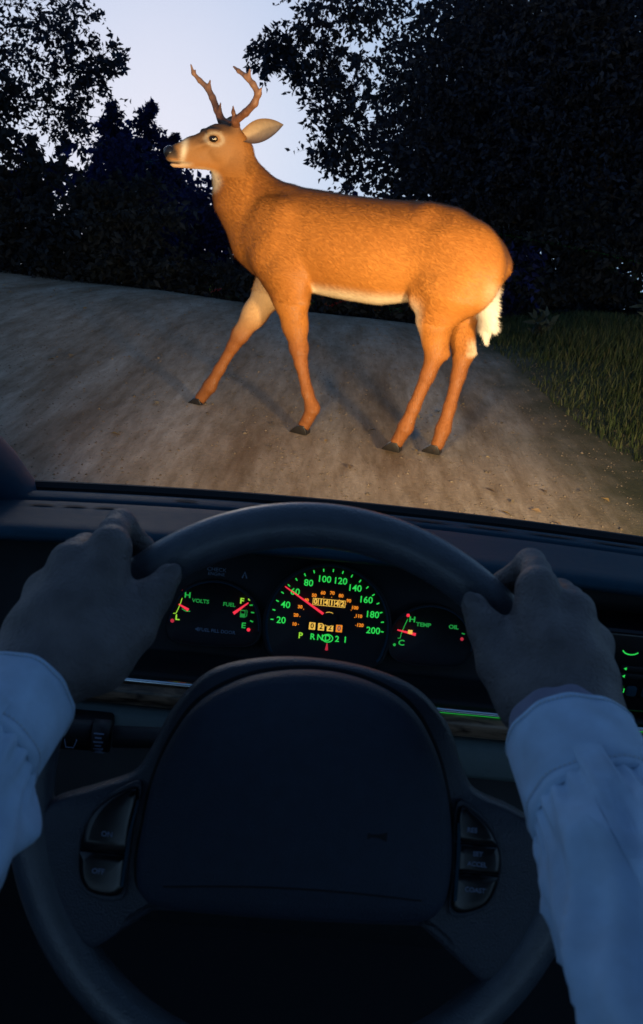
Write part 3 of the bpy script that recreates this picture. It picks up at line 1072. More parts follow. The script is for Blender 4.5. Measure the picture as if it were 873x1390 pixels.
for sg in (1, -1):
    e_ = uv_sphere('eye', hd(.092, sg * .0475, .017), (.0185, .0125, .0140), HR, M_EYE, DEER)
    uv_sphere('eyeshine_spot', hd(.088, sg * .0590, .0175), (.0045, .0020, .0042), HR, M_SHINE, e_, 12, 8)  # eyeshine from the headlights, painted as a pale spot on the eye
uv_sphere('nose', hd(.253, 0, -.047), (.0240, .0285, .0255), HR, M_NOSE, DEER)


def hoof(s, w, toe, yaw=0.0, lift=0.0):
    root = empty('hoof'); root.parent = DEER
    V = None
    objs = []
    g1 = G()
    for sg in (-1, 1):
        prof = [(.030, .0, .014), (.026, .022, .016), (.012, .048, .018), (-.022, .045, .016), (-.055, .018, .012), (-.068, .004, .006), (-.064, 0, .006), (0, 0, .014)]
        n = len(prof)
        V = []; F = []
        for side in (-1, 1):
            for x, z, hw in prof:
                V.append((x, sg * .0155 + side * hw * .92 - sg * .000, z))
        F.append(tuple(range(n))[::-1]); F.append(tuple(range(n, 2 * n)))
        for k in range(n):
            F.append((k, (k + 1) % n, n + (k + 1) % n, n + k))
        g1.add(V, F)
    bpy.data.objects.remove(root)
    o = g1.build('hoof', M_HOOF, DEER)
    bevel(o, .004, 3, 25)
    o.location = D(s, w, lift); o.scale = (.82, .9, .85)
    o.rotation_euler = (0, 0, yaw)
    return o


hoof(-.207, .048, 0); hoof(-.762, -.07, 0); hoof(.203, .045, 0); hoof(.357, -.025, 0)

# the car's headlights throw the warm light on the deer
def headlight(x, power, tilt):
    ld = bpy.data.lights.new('headlight', 'SPOT')
    ld.energy = power; ld.color = (1.0, .72, .38); ld.spot_size = rad(82); ld.spot_blend = .75; ld.shadow_soft_size = .11
    o = bpy.data.objects.new('headlight', ld); COL.objects.link(o)
    o.location = (x, 1.30, .54)
    o.rotation_euler = (Vector((0.25 - x * .35 - .1, 2.5, tilt))).to_track_quat('-Z', 'Y').to_euler()
    return o


headlight(-.28, 110, .42)
headlight(1.02, 170, .42)


# ------------------------------------------------------------------ car interior
M_PAD = plain('dash_vinyl', (.012, .046, .072), .62, .25, 90, .6, 900, spec=.14)
M_BLACK = plain('black_plastic', (.007, .008, .010), .55, .2, 60, .3, 900, spec=.35)
M_GLOSSBLACK = plain('gloss_black_plastic', (.005, .005, .007), .22, .2, 60, spec=.5)
M_LOWER = plain('grey_green_vinyl', (.085, .115, .115), .6, .2, 60, .5, 900)
M_LEATHER = plain('wheel_leather', (.028, .036, .054), .36, .25, 120, .8, 700, spec=.5)
M_AIRBAG = plain('hub_vinyl', (.022, .033, .056), .45, .25, 100, 1.0, 900, spec=.35)
M_RIM = plain('rim_leather', (.048, .060, .078), .34, .3, 90, .8, 600, spec=.6, coat=.5, coat_rough=.3)
M_CHROME = plain('chrome', (.85, .9, .9), .16, metal=1.0)
M_RUBBER = plain('rubber_seal', (.006, .006, .007), .8)
M_GREEN = glow('green_backlight', (.03, .80, .10), .36)
M_GREEN2 = glow('dim_green_backlight', (.03, .62, .10), .15)
M_GREEN3 = glow('side_gauge_backlight', (.03, .72, .10), .22)
M_YGREEN = glow('yellow_green_backlight', (.38, .85, .05), .36)
M_ORANGE = glow('orange_backlight', (1.0, .28, .02), .36)
M_AMBER = glow('amber_display', (1.0, .58, .09), .36)
M_RED = glow('red_needle', (1.0, .035, .07), .40)
M_REDDIM = glow('red_lamp', (1.0, .05, .10), .18)
M_DIMBLUE = plain('dim_print', (.20, .26, .36), .6)
M_PRINT = plain('button_print', (.16, .20, .30), .6)


def wood():
    m, t, b = new_mat('burl_wood_trim')
    co = t.nodes.new('ShaderNodeTexCoord'); mp = t.nodes.new('ShaderNodeMapping'); mp.inputs['Scale'].default_value = (6, 30, 30)
    n = t.nodes.new('ShaderNodeTexNoise'); n.inputs['Scale'].default_value = 4; n.inputs['Detail'].default_value = 7; n.inputs['Distortion'].default_value = 1.2
    r = t.nodes.new('ShaderNodeValToRGB'); e = r.color_ramp.elements
    e[0].position = .35; e[0].color = (.018, .010, .008, 1); e[1].position = .62; e[1].color = (.26, .16, .10, 1)
    t.links.new(co.outputs['Object'], mp.inputs[0]); t.links.new(mp.outputs[0], n.inputs['Vector'])
    t.links.new(n.outputs['Fac'], r.inputs[0]); t.links.new(r.outputs[0], b.inputs['Base Color'])
    b.inputs['Roughness'].default_value = .3
    return m


M_WOOD = wood()

DASH = empty('dashboard', (0, 0, 0))
tag(DASH, 'dark car dashboard with green-lit gauges behind the steering wheel', 'dashboard')
XS = np.linspace(-.66, 1.2, 63)
ycurve = lambda x: -.20 * (x - .05) ** 2 * (1 if abs(x) < .6 else 1) + 0 * x


def sweep(name, prof, mat, parent, x0=-.66, x1=1.2, curve=0.0, n=48, smooth=True):
    """closed profile (y, z) pushed along x; 'curve' bends it like the windscreen base"""
    xs = np.linspace(x0, x1, n)
    V = []; F = []; m = len(prof)
    for x in xs:
        dy = -curve * min(.20 * (x - .05) ** 2, .16)
        for y, z in prof:
            V.append((x, y + dy, z))
    for i in range(n - 1):
        for k in range(m):
            F.append((i * m + k, (i + 1) * m + k, (i + 1) * m + (k + 1) % m, i * m + (k + 1) % m))
    F.append(tuple(range(m))); F.append(tuple(range((n - 1) * m, n * m))[::-1])
    o = link(name, py_mesh(name, V, F, False), mat, parent)
    return o


p_ = [(1.128, .640), (1.118, .6515), (1.09, .6575), (1.072, .6585), (1.068, .652), (1.060, .652), (1.056, .6610), (1.02, .6675), (.975, .6755), (.93, .6850),
      (.908, .6905), (.893, .6915), (.885, .6885), (.8825, .6830), (.890, .6765), (.93, .6740), (1.0, .6640), (1.10, .61), (1.125, .61)]
o = sweep('top_pad', p_, M_PAD, DASH, curve=1.0); bevel(o, .003, 2, 30)
o = sweep('face_panel', [(.960, .6700), (.9325, .6735), (.8895, .5500), (.868, .5455), (.850, .5430), (.846, .5385), (.846, .50), (1.0, .50), (1.09, .600)], M_BLACK, DASH); bevel(o, .003, 2, 30)
o = sweep('chrome_strip', [(.842, .5358), (.8375, .5362), (.8355, .5385), (.8375, .5410), (.842, .5415)], M_CHROME, DASH); bevel(o, .001, 2, 20)
sweep('green_reflection_strip', [(.8445, .5350), (.8385, .5350), (.8385, .5357), (.8445, .5357)], glow('painted_green_reflection', (.03, .75, .10), .16), DASH, .10, .60, n=6)  # instrument reflection under the chrome, imitated by a glowing green strip
o = sweep('wood_trim', [(.8455, .5345), (.839, .5335), (.8345, .526), (.8335, .518), (.836, .5085), (.8455, .5065)], M_WOOD, DASH); bevel(o, .002, 2, 20)
o = sweep('lower_panel', [(.860, .5050), (.840, .5040), (.830, .4990), (.8245, .488), (.8215, .470), (.828, .4620), (.86, .46)], M_LOWER, DASH); bevel(o, .003, 2, 20)
o = sweep('knee_bolster', [(.862, .4585), (.846, .455), (.815, .38), (.80, .24), (1.0, .24), (1.0, .455)], M_BLACK, DASH); bevel(o, .004, 2, 20)

# defroster vent: dark lens-shaped slots in the pad on the left, small grilles along the middle
def on_pad(y):
    return float(np.interp(y, [q[0] for q in p_[:12]][::-1], [q[1] for q in p_[:12]][::-1]))


def vent(x0, x1, y, dy, nsl):
    for k in range(nsl):
        a = x0 + (x1 - x0) * k / nsl; b = x0 + (x1 - x0) * (k + .86) / nsl
        P = [(a + (b - a) * (i / 20), y + dy * math.sin(math.pi * i / 20) * (1 - .3 * k / nsl)) for i in range(21)]
        P += [(b - (b - a) * (i / 20), y - dy * .5 * math.sin(math.pi * i / 20)) for i in range(1, 20)]
        V = [(x, yy - min(.20 * (x - .05) ** 2, .16), on_pad(yy) + .0012) for x, yy in P]
        link('defroster_slot', py_mesh('defroster_slot', V, [tuple(range(len(V)))[::-1]]), M_RUBBER, DASH)


vent(-.345, -.235, 1.020, .008, 3)
vent(-.19, -.150, 1.085, .006, 1); vent(-.10, .02, 1.085, .005, 2)
vent(.10, .42, 1.088, .005, 4)

# instrument cluster frame
CE = rad(20)
CM = Matrix(((1, 0, 0, .0183), (0, math.sin(CE), -math.cos(CE), .90), (0, math.cos(CE), math.sin(CE), .6024), (0, 0, 0, 1)))


def gauge(name, outline, label=None, rim=.0045):
    P = smooth_closed(outline, 72)
    o = domed(name, P, [(1.10, -.004), (1.10, .0045), (1.07, .0055), (1.035, .0045), (1.0, -.0005)], M_BLACK, DASH, (P.mean(0)))
    o.matrix_local = CM
    if label:
        o['label'] = label
    return o


def ring_arc(name, P, i0, i1, w, z, mat, parent):
    n = len(P); c = P.mean(0)
    V = []; F = []
    m = i1 - i0
    for k in range(m + 1):
        p = P[(i0 + k) % n]
        for s_, dz in ((1.045, 0), (1.02, .0012), (1.005, 0)):
            q = c + (p - c) * s_
            V.append((q[0], q[1], z + dz))
    for k in range(m):
        for j in range(2):
            F.append((k * 3 + j, k * 3 + j + 1, k * 3 + j + 4, k * 3 + j + 3))
    return link(name, py_mesh(name, V, F, True), mat, parent)


def tick(parent, c, r0, r1, ang, w, mat, name='tick', z=.0006):
    a = rad(ang); d = (math.cos(a), math.sin(a)); s_ = (-d[1], d[0])
    V = [(c[0] + d[0] * r + s_[0] * w * q, c[1] + d[1] * r + s_[1] * w * q, z) for r, q in ((r0, -1), (r1, -1), (r1, 1), (r0, 1))]
    return link(name, py_mesh(name, V, [(0, 1, 2, 3)]), mat, parent)


def needle(parent, a, b, w, mat, z=.004):
    a = Vector((*a, z)); b = Vector((*b, z)); d = (b - a).normalized(); s_ = Vector((-d.y, d.x, 0))
    g1 = G()
    V = [a - s_ * w * 1.3, a + s_ * w * 1.3, b + s_ * w * .5, b - s_ * w * .5]
    V2 = [v + Vector((0, 0, .0012)) for v in V]
    g1.add(V + V2, [(3, 2, 1, 0), (4, 5, 6, 7), (0, 1, 5, 4), (1, 2, 6, 5), (2, 3, 7, 6), (3, 0, 4, 7)])
    return g1.build('needle', mat, parent)


def disc(name, x, y, r, mat, parent, z=.0008, n=16, flat=False):
    V = [(x + r * math.cos(6.2832 * k / n), y + r * math.sin(6.2832 * k / n), z) for k in range(n)]
    return link(name, py_mesh(name, V, [tuple(range(n))]), mat, parent)


def line(name, pts, w, mat, parent, z=.0007):
    V = []; F = []
    for i, p in enumerate(pts):
        a = Vector(pts[max(i - 1, 0)]); b = Vector(pts[min(i + 1, len(pts) - 1)]); d = (b - a).normalized()
        V += [(p[0] - d.y * w, p[1] + d.x * w, z), (p[0] + d.y * w, p[1] - d.x * w, z)]
    for i in range(len(pts) - 1):
        F.append((2 * i, 2 * i + 1, 2 * i + 3, 2 * i + 2))
    return link(name, py_mesh(name, V, F), mat, parent)


# speedometer
SPC = (0, -.0075)
out = [(SPC[0] + .0655 * math.cos(rad(a)), SPC[1] + .0655 * math.sin(rad(a))) for a in range(-30, 211, 12)] + [(-.040, -.046), (0, -.048), (.040, -.046)]
SP = gauge('speedometer', out, 'round speedometer with green numerals and red needle')
PS = smooth_closed(out, 72)
ring_arc('bezel', PS, 0, 60, .003, .0052, M_PAD, SP)
for v in range(20, 201, 20):
    a = rad(179 - (v - 20))
    text('numeral', str(v), .0102, M_GREEN, SP, SPC[0] + .0515 * math.cos(a), SPC[1] + .0515 * math.sin(a), .0008, bold=.00012, sx=1.03)
for v in range(10, 201, 10):
    if v == 10:
        continue
    tick(SP, SPC, .0600, .0632, 179 - (v - 20), .0006, M_GREEN)
for k in range(12):
    a = rad(183 - k * 16.09)
    text('numeral', str(10 * (k + 1)), .0050, M_ORANGE, SP, SPC[0] + .0365 * math.cos(a), SPC[1] + .0365 * math.sin(a), .0008, bold=.00022, sx=1.05)
    disc('dot', SPC[0] + .0318 * math.cos(a), SPC[1] + .0318 * math.sin(a), .0005, M_ORANGE, SP, n=8)
# odometer
def quad(name, x0, y0, x1, y1, mat, parent, z=.0006):
    return link(name, py_mesh(name, [(x0, y0, z), (x1, y0, z), (x1, y1, z), (x0, y1, z)], [(0, 1, 2, 3)]), mat, parent)


od = quad('odometer', -.0185, .0140, .0180, .0218, M_AMBER, SP)
for k, ch in enumerate('014142'):
    quad('digit_drum', -.0178 + k * .0060, .0146, -.0127 + k * .0060, .0212, M_BLACK, od, .0009)
    text('numeral', ch, .0080, M_AMBER, od, -.01525 + k * .0060, .0179, .0012, bold=.0003)
tr = quad('trip_meter', -.0215, -.0150, .0200, -.0040, M_BLACK, SP)
for k, ch in enumerate('0220'):
    quad('digit_drum', -.0200 + k * .0100, -.0135, -.0130 + k * .0100, -.0055, M_AMBER if k < 3 else M_ORANGE, tr, .0009)
    text('numeral', ch, .0078, M_BLACK if k < 3 else plain('pale_digit', (.5, .7, .75), .5), tr, -.0165 + k * .0100, -.0095, .0012, bold=.0002)
needle(SP, (.0005, .002), (-.0505, .0318), .0011, M_RED)
V = []
hb = disc('needle_hub', .0012, .0005, .0085, M_BLACK, SP, .0056, 28)
arc = [(.0012 + .0078 * math.cos(rad(a)), .0005 + .0078 * math.sin(rad(a))) for a in range(60, 121, 6)]
line('hub_ring', arc, .0003, M_AMBER, SP, .0062)
arc = [(.0012 + .0078 * math.cos(rad(a)), .0005 + .0078 * math.sin(rad(a))) for a in range(240, 301, 6)]
line('hub_ring', arc, .0003, M_AMBER, SP, .0062)
for ch, x, m_ in (('P', -.0284, M_YGREEN), ('R', -.0150, M_GREEN), ('N', -.0066, M_GREEN), ('D', .0018, M_GREEN), ('2', .0125, M_GREEN), ('1', .0215, M_GREEN)):
    text('gear_letter', ch, .0092, m_, SP, x, -.0215 + .0 * x, .0008, bold=.00018)
line('selector_ring', [(.0018 + .0058 * math.cos(rad(a)), -.0215 + .0042 * math.sin(rad(a))) for a in range(0, 361, 20)], .0006, M_GREEN, SP, .0010)
needle(SP, (.0018, -.0345), (.0018, -.0270), .0013, M_REDDIM, .002)

# left gauge: volts and fuel
out = [(-.1735, -.020), (-.166, .006), (-.150, .022), (-.126, .0285), (-.102, .023), (-.084, .008), (-.0765, -.018), (-.083, -.034), (-.105, -.0385), (-.146, -.040), (-.168, -.036)]
LG = gauge('volt_and_fuel_gauge', out, 'left gauge with volt and fuel needles')
ring_arc('bezel', smooth_closed(out, 72), 0, 40, .003, .0052, M_PAD, LG)
disc('warning_dot', -.1625, .0150, .0020, M_RED, LG); disc('warning_dot', -.1718, -.0185, .0022, M_REDDIM, LG); disc('warning_dot', -.0865, -.0205, .0020, M_RED, LG)
text('gauge_letter', 'H', .0085, M_GREEN3, LG, -.1575, .0112, .0008, bold=.0002, sx=1.2)
text('gauge_letter', 'L', .0085, M_YGREEN, LG, -.1665, -.0145, .0008, bold=.0002, sx=1.2)
text('lettering', 'VOLTS', .0058, M_GREEN2, LG, -.1425, .0060, .0008, bold=.00015, sx=1.1)
text('lettering', 'FUEL', .0058, M_GREEN2, LG, -.1105, .0052, .0008, bold=.00015, sx=1.1)
line('scale_line', [(-.1632, .0075), (-.1642, .003), (-.1665, -.005), (-.1685, -.0098), (-.1715, -.0104)], .0004, M_YGREEN, LG)
line('scale_line', [(-.1625, -.0042), (-.1580, -.0065), (-.1530, -.0062)], .0004, M_GREEN3, LG)
needle(LG, (-.1545, -.0045), (-.1658, .0010), .0012, M_RED)
needle(LG, (-.1045, -.0035), (-.0892, .0098), .0013, M_RED)
text('gauge_letter', 'F', .0085, M_YGREEN, LG, -.0968, .0105, .0008, bold=.0002, sx=1.2)
text('gauge_letter', 'E', .0085, M_GREEN3, LG, -.0925, -.0165, .0008, bold=.0002, sx=1.2)
disc('tick', -.0885, .0135, .0016, M_YGREEN, LG)
for q, (x, y) in enumerate([(-.0862, .0070), (-.0838, -.0010), (-.0840, -.0108)]):
    tick(LG, (x, y), -.0018, .0018, 10 - 14 * q, .0007, M_GREEN3)
pm = quad('pump_symbol', -.0975, -.0075, -.0918, .0008, M_GREEN2, LG)
quad('pump_window', -.0968, -.0032, -.0926, -.0002, M_BLACK, pm, .0010)
line('pump_hose', [(-.0912, -.0068), (-.0900, -.0052), (-.0900, .0000), (-.0910, .0012)], .0004, M_GREEN2, LG)
text('lettering', '\u25c4FUEL FILL DOOR', .0052, M_DIMBLUE, LG, -.1235, -.0255, .0008, bold=.0001, sx=1.05)

# right gauge: temperature and oil
out = [(.072, -.018), (.078, .004), (.094, .019), (.117, .0245), (.140, .018), (.155, .002), (.160, -.018), (.152, -.034), (.130, -.0385), (.098, -.0385), (.079, -.034)]
RG = gauge('temperature_gauge', out, 'right gauge with temperature needle, partly behind the thumb')
ring_arc('bezel', smooth_closed(out, 72), 8, 40, .003, .0052, M_PAD, RG)
disc('warning_dot', .0885, .0125, .0019, M_RED, RG); disc('warning_dot', .1505, -.0080, .0019, M_REDDIM, RG)
text('gauge_letter', 'H', .0085, M_GREEN3, RG, .0935, .0082, .0008, bold=.0002, sx=1.2)
text('gauge_letter', 'C', .0085, M_GREEN3, RG, .0840, -.0188, .0008, bold=.0002, sx=1.2)
disc('tick', .0765, -.0215, .0016, M_GREEN3, RG)
text('lettering', 'TEMP', .0060, M_GREEN2, RG, .1065, .0035, .0008, bold=.00025, sx=1.15)
text('lettering', 'OIL', .0060, M_GREEN2, RG, .1400, .0042, .0008, bold=.00025, sx=1.15)
tick(RG, (.1515, -.0020), -.0018, .0018, -10, .0007, M_GREEN2)
line('scale_line', [(.0885, .0085), (.0855, .000), (.0830, -.008), (.0822, -.0135), (.0795, -.014)], .0004, M_GREEN3, RG)
needle(RG, (.0985, -.0075), (.0778, -.0042), .0012, M_RED)
sy = quad('temperature_symbol', .0895, -.0072, .0945, -.0028, M_AMBER, RG, .0058)
# small dark warning legends above the left gauge
text('lettering', 'CHECK', .0060, M_DIMBLUE, LG, -.128, .0425, -.0005, sx=1.1)
text('lettering', 'ENGINE', .0048, M_DIMBLUE, LG, -.128, .0375, -.0005, sx=1.1)
line('lamp_symbol', [(-.099, .036), (-.0965, .043), (-.094, .036)], .0008, M_DIMBLUE, LG, -.0005)

# radio stack on the right
RD = G().box((.475, .872, .600), (.34, .05, .098)).build('radio', M_GLOSSBLACK, DASH); bevel(RD, .006, 3)
RD['label'] = 'black radio panel with green legends at the right edge'
FM = Matrix(((1, 0, 0, -.007), (0, 0, -1, .8466), (0, 1, 0, 0), (0, 0, 0, 1)))


def on_radio(o):
    o.matrix_local = FM @ o.matrix_local
    return o


on_radio(line('dial_arc', [(.3435 + .0095 * math.cos(rad(a)), .6300 + .0075 * math.sin(rad(a))) for a in range(205, 331, 8)], .0006, M_GREEN, RD, .0006))
for k, (z, s_) in enumerate(((.6065, 'SEEK'), (.5975, 'TUNE'))):
    b = G().box((.362, z, .0005), (.050, .0062, .003)).build('button', M_BLACK, RD); bevel(b, .001, 2); on_radio(b)
    o = link('arrow', py_mesh('arrow', [(.3395, z, .0025), (.3425, z + .0018, .0025), (.3425, z - .0018, .0025)], [(0, 2, 1)]), M_GREEN, RD); on_radio(o)
    on_radio(text('lettering', s_, .0058, M_GREEN, RD, .3495, z, .0025, bold=.0002, sx=1.1, align='LEFT'))
for x in (.3375, .3530, .3700):
    b = G().box((x, .5800, .0015), (.0115, .0125, .006)).build('button', M_PAD, RD); bevel(b, .0035, 3); on_radio(b)
on_radio(quad('indicator', .3446, .5775, .3456, .5825, M_GREEN, RD, .002))
on_radio(text('lettering', 'AM FM', .0050, M_DIMBLUE, RD, .348, .6440, .0006))

# rear defogger switch on the dash, left of the column
SW = G().box((-.238, .822, .492), (.075, .022, .020)).build('switch_panel', M_BLACK, DASH); bevel(SW, .006, 3)
SM = Matrix(((1, 0, 0, 0), (0, 0, -1, .8104), (0, 1, 0, 0), (0, 0, 0, 1)))
for o in (text('lettering', 'DEF', .0075, M_GREEN, SW, -.246, .4925, 0, bold=.0002, sx=1.1),
          line('symbol', [(-.2345, .489), (-.2235, .489), (-.2245, .4965), (-.2345, .4965), (-.2345, .489)], .0006, M_GREEN, SW, 0),
          line('symbol', [(-.2315, .491), (-.2300, .4935), (-.2285, .491), (-.2270, .4935)], .0005, M_GREEN, SW, 0)):
    o.matrix_local = SM @ o.matrix_local

# ------------------------------------------------------------------ car shell round the windscreen
CAR = empty('car', (0, 0, 0))
tag(CAR, 'dark blue car seen from the driver seat, windscreen and left pillar', 'car')


def to_car(o):
    o.parent = CAR
    return o


mg, tg, bgl = new_mat('windscreen_glass')
trn = tg.nodes.new('ShaderNodeBsdfTransparent'); trn.inputs['Color'].default_value = (.93, .96, .95, 1)
gls = tg.nodes.new('ShaderNodeBsdfGlossy'); gls.inputs['Roughness'].default_value = .02; gls.inputs['Color'].default_value = (.9, .9, .9, 1)
mxs = tg.nodes.new('ShaderNodeMixShader'); mxs.inputs[0].default_value = .010
tg.links.new(trn.outputs[0], mxs.inputs[1]); tg.links.new(gls.outputs[0], mxs.inputs[2])
tg.links.new(mxs.outputs[0], tg.nodes['Material Output'].inputs['Surface'])
V = []; F = []
nx, nyy = 32, 10
for j in range(nyy + 1):
    t = j / nyy
    for i in range(nx + 1):
        x = -.43 + 1.58 * i / nx
        dy = -min(.20 * (x - .05) ** 2, .16)
        V.append((x, 1.129 + dy - t * .96, .6535 + t * .73 + .06 * math.sin(math.pi * t)))
for j in range(nyy):
    for i in range(nx):
        a = j * (nx + 1) + i
        F.append((a, a + 1, a + nx + 2, a + nx + 1))
to_car(link('windscreen', py_mesh('windscreen', V, F, True), mg))
to_car(sweep('windscreen_seal', [(1.150, .640), (1.146, .6545), (1.136, .6565), (1.1285, .6515), (1.1285, .640)], M_RUBBER, None, x0=-.60, curve=1.0))
M_PAINT = plain('pillar_trim', (.004, .036, .075), .6, .2, 60, .4, 900)
g1 = G()
pl = [(-.435, 1.16, .56), (-.418, 1.085, .635), (-.413, 1.03, .690), (-.420, .95, .758), (-.432, .80, .875), (-.445, .55, 1.06), (-.455, .28, 1.25)]
g1.tube(pl, [.075, .052, .044, .042, .042, .045, .05], 20)
to_car(g1.build('pillar', M_PAINT, None, True))
g1 = G().box((.37, .55, .235), (1.6, 1.7, .02))
to_car(g1.build('floor', plain('carpet', (.008, .008, .010), .95, .3, 300, .8, 900)))
g1 = G().box((.37, 1.12, .40), (1.6, .04, .36))
to_car(g1.build('firewall', M_BLACK))
V = []; F = []
for j, (y, z) in enumerate([(.17, 1.385), (.08, 1.40), (-.2, 1.41), (-.7, 1.40), (-1.3, 1.35), (-1.7, 1.25)]):
    for i in range(13):
        x = -.46 + 1.66 * i / 12
        V.append((x, y, z - .06 * abs((x - .37) / .83) ** 3))
for j in range(5):
    for i in range(12):
        a = j * 13 + i
        F.append((a, a + 13, a + 14, a + 1))
o = link('roof', py_mesh('roof', V, F, True), plain('headliner', (.03, .035, .045), .9, .2, 200, .4, 900))
sm_ = o.modifiers.new('thickness', 'SOLIDIFY'); sm_.thickness = .03
to_car(o)
g1 = G().box((-.56, .40, .48), (.06, 1.35, .50))
o = g1.build('door_panel', M_PAINT); bevel(o, .02, 3); to_car(o)

# ------------------------------------------------------------------ steering wheel
WE = rad(26)
WM = Matrix(((1, 0, 0, .005), (0, math.sin(WE), -math.cos(WE), .507), (0, math.cos(WE), math.sin(WE), .672), (0, 0, 0, 1)))
WHEEL = empty('steering_wheel', mat4=WM)
tag(WHEEL, 'dark leather steering wheel with large padded hub, gripped by both hands', 'steering wheel')
RR, RT = .1835, .0152
V = []; F = []
nu, nv = 160, 24
for i in range(nu):
    a = 2 * math.pi * i / nu
    for j in range(nv):
        b = 2 * math.pi * j / nv
        rt = RT * (1 + .04 * math.cos(2 * b))
        # finger bumps on the back of the rim
        q = RR + rt * math.cos(b)
        V.append((q * math.cos(a), q * math.sin(a), rt * math.sin(b)))
for i in range(nu):
    for j in range(nv):
        F.append((i * nv + j, ((i + 1) % nu) * nv + j, ((i + 1) % nu) * nv + (j + 1) % nv, i * nv + (j + 1) % nv))
link('rim', py_mesh('rim', V, F, True), M_RIM, WHEEL)
mm = lambda L: [(a * .001, b * .001) for a, b in L]
fr = mm([(-2, 92), (-40, 88), (-72, 76), (-93, 50), (-105, 22), (-116, 4), (-142, -8), (-170, -20), (-181, -36), (-174, -62), (-158, -92), (-136, -112), (-121, -105), (-112, -90), (-90, -84), (-40, -83), (3, -82), (50, -80), (92, -78), (112, -84), (124, -102), (140, -110), (160, -88), (175, -58), (181, -30), (172, -10), (146, 4), (118, 14), (107, 30), (95, 56), (72, 78), (38, 89)])
fr = smooth_closed(fr, 160)
o = domed('hub_frame', fr, [(.97, -.020), (.995, -.010), (1.0, -.002), (.99, .004), (.97, .008), (.94, .010)], M_LEATHER, WHEEL, (0, -.01))
pad = mm([(-3, 85), (-42, 77), (-72, 59), (-88, 35), (-98, 6), (-102, -27), (-103, -52), (-98, -68), (-82, -75), (-40, -75), (3, -74), (45, -72), (80, -69), (95, -62), (101, -46), (101, -18), (95, 14), (84, 43), (65, 68), (34, 82)])
pad = smooth_closed(pad, 120)
domed('pad_gap', pad, [(1.03, .0085), (1.03, .0112), (1.0, .0112)], M_RUBBER, WHEEL, (0, 0))
HUB = domed('airbag_cover', pad, [(1.0, .009), (1.0, .020), (.99, .0255), (.965, .030), (.92, .0335), (.80, .0375), (.6, .040), (.35, .0415), (.15, .042)], M_AIRBAG, WHEEL, (0, 0))
from mathutils.bvhtree import BVHTree
bvh = BVHTree.FromPolygons([v.co.copy() for v in HUB.data.vertices], [tuple(p.vertices) for p in HUB.data.polygons])


def hub_z(x, y):
    h = bvh.ray_cast(Vector((x, y, .2)), Vector((0, 0, -1)))
    return h[0].z if h[0] is not None else .03


sp = [(x * .001, (-50 - .0006 * x * x + .04 * x) * .001) for x in range(-82, 84, 4)]
g1 = G().tube([(x, y, hub_z(x, y)) for x, y in sp], .0007, 6)
g1.build('seam', M_RUBBER, HUB, True)
# horn mark
hx, hy = .050, -.013
hp = [(-6.5, 1.5), (-6.5, -1.6), (-4.8, -1.6), (-4.8, -.6), (1, -.8), (6, -2.6), (6, 3.2), (1, 1.6), (-4.8, 1.2), (-4.8, 2.2)]
V = [(hx + a * .001, hy + b * .001, hub_z(hx + a * .001, hy + b * .001) + .0004) for a, b in hp]
link('horn_symbol', py_mesh('horn_symbol', V, [tuple(range(len(V)))]), M_RUBBER, HUB)


def clip(P, y0, y1):
    def half(P, f, keep):
        out = []
        for i in range(len(P)):
            a, b = P[i], P[(i + 1) % len(P)]
            da, db = f(a), f(b)
            if da >= 0:
                out.append(a)
            if da * db < 0:
                t = da / (da - db); out.append((a[0] + (b[0] - a[0]) * t, a[1] + (b[1] - a[1]) * t))
        return out
    P = half([tuple(p) for p in P], lambda p: p[1] - y0, 1)
    return half(P, lambda p: y1 - p[1], 1)


def button_panel(outline, cuts, words, side):
    P = smooth_closed(mm(outline), 64)
    c = P.mean(0)
    base = domed('button_panel', P, [(1.08, .006), (1.08, .0125), (1.05, .0138), (1.0, .0128)], M_LEATHER, WHEEL, c)
    ys = [P[:, 1].min() - .001] + [q * .001 for q in cuts] + [P[:, 1].max() + .001]
    ins = c + (P - c) * .965
    k = 0
    for a, b in zip(ys[:-1], ys[1:]):
        Q = clip(ins, a + .0006, b - .0006)
        if len(Q) < 4:
            continue
        bt = domed('button', Q, [(1.0, .0120), (1.0, .0150), (.96, .0160), (.7, .0164)], M_GLOSSBLACK, base)
        for wd, x, y, sz in words[k]:
            text('lettering', wd, sz, M_PRINT, bt, x * .001, y * .001, .0169, bold=.0001)
        k += 1
    strip = [( -side * 0 + x * .001, y * .001) for x, y in ([(-112.5, -66), (-110.5, -66), (-109, -30), (-106, -10), (-108, -10), (-111.5, -34)] if side < 0 else [(105.5, -55), (107.5, -55), (107.5, -20), (105.5, -5), (104, -5), (105, -25)])]
    link('trim_strip', py_mesh('trim_strip', [(x, y, .0172) for x, y in strip], [tuple(range(6))]), M_PAD, base)


button_panel([(-108, -3), (-122, -8), (-135, -20), (-142, -37), (-142, -56), (-138, -68), (-129, -74), (-112, -72.5), (-110.5, -55), (-110, -28)], [-46],
             [[('OFF', -128, -58, .0048)], [('ON', -125, -34, .0048)]], -1)
button_panel([(104, 3), (115, 2), (128, -10), (135, -28), (133, -47), (125, -59), (106, -63), (105, -40)], [-37, -18],
             [[('COAST', 119, -47, .0042)], [('SET', 119, -24, .0042), ('ACCEL', 119, -30.5, .0042)], [('RES', 114, -9, .0044)]], 1)
# steering column shroud behind the hub
COLM = empty('steering_column', mat4=WM)
tag(COLM, 'black steering column shroud behind the hub of the wheel', 'column')
P = [(.055 * math.cos(a) * (1 + .1 * math.cos(2 * a)), -.012 + .05 * math.sin(a)) for a in np.linspace(0, 2 * math.pi, 40, endpoint=False)]
domed('shroud', P, [(1.25, -.28), (1.15, -.12), (1.0, -.05), (.9, -.040), (.6, -.038)], M_BLACK, COLM)
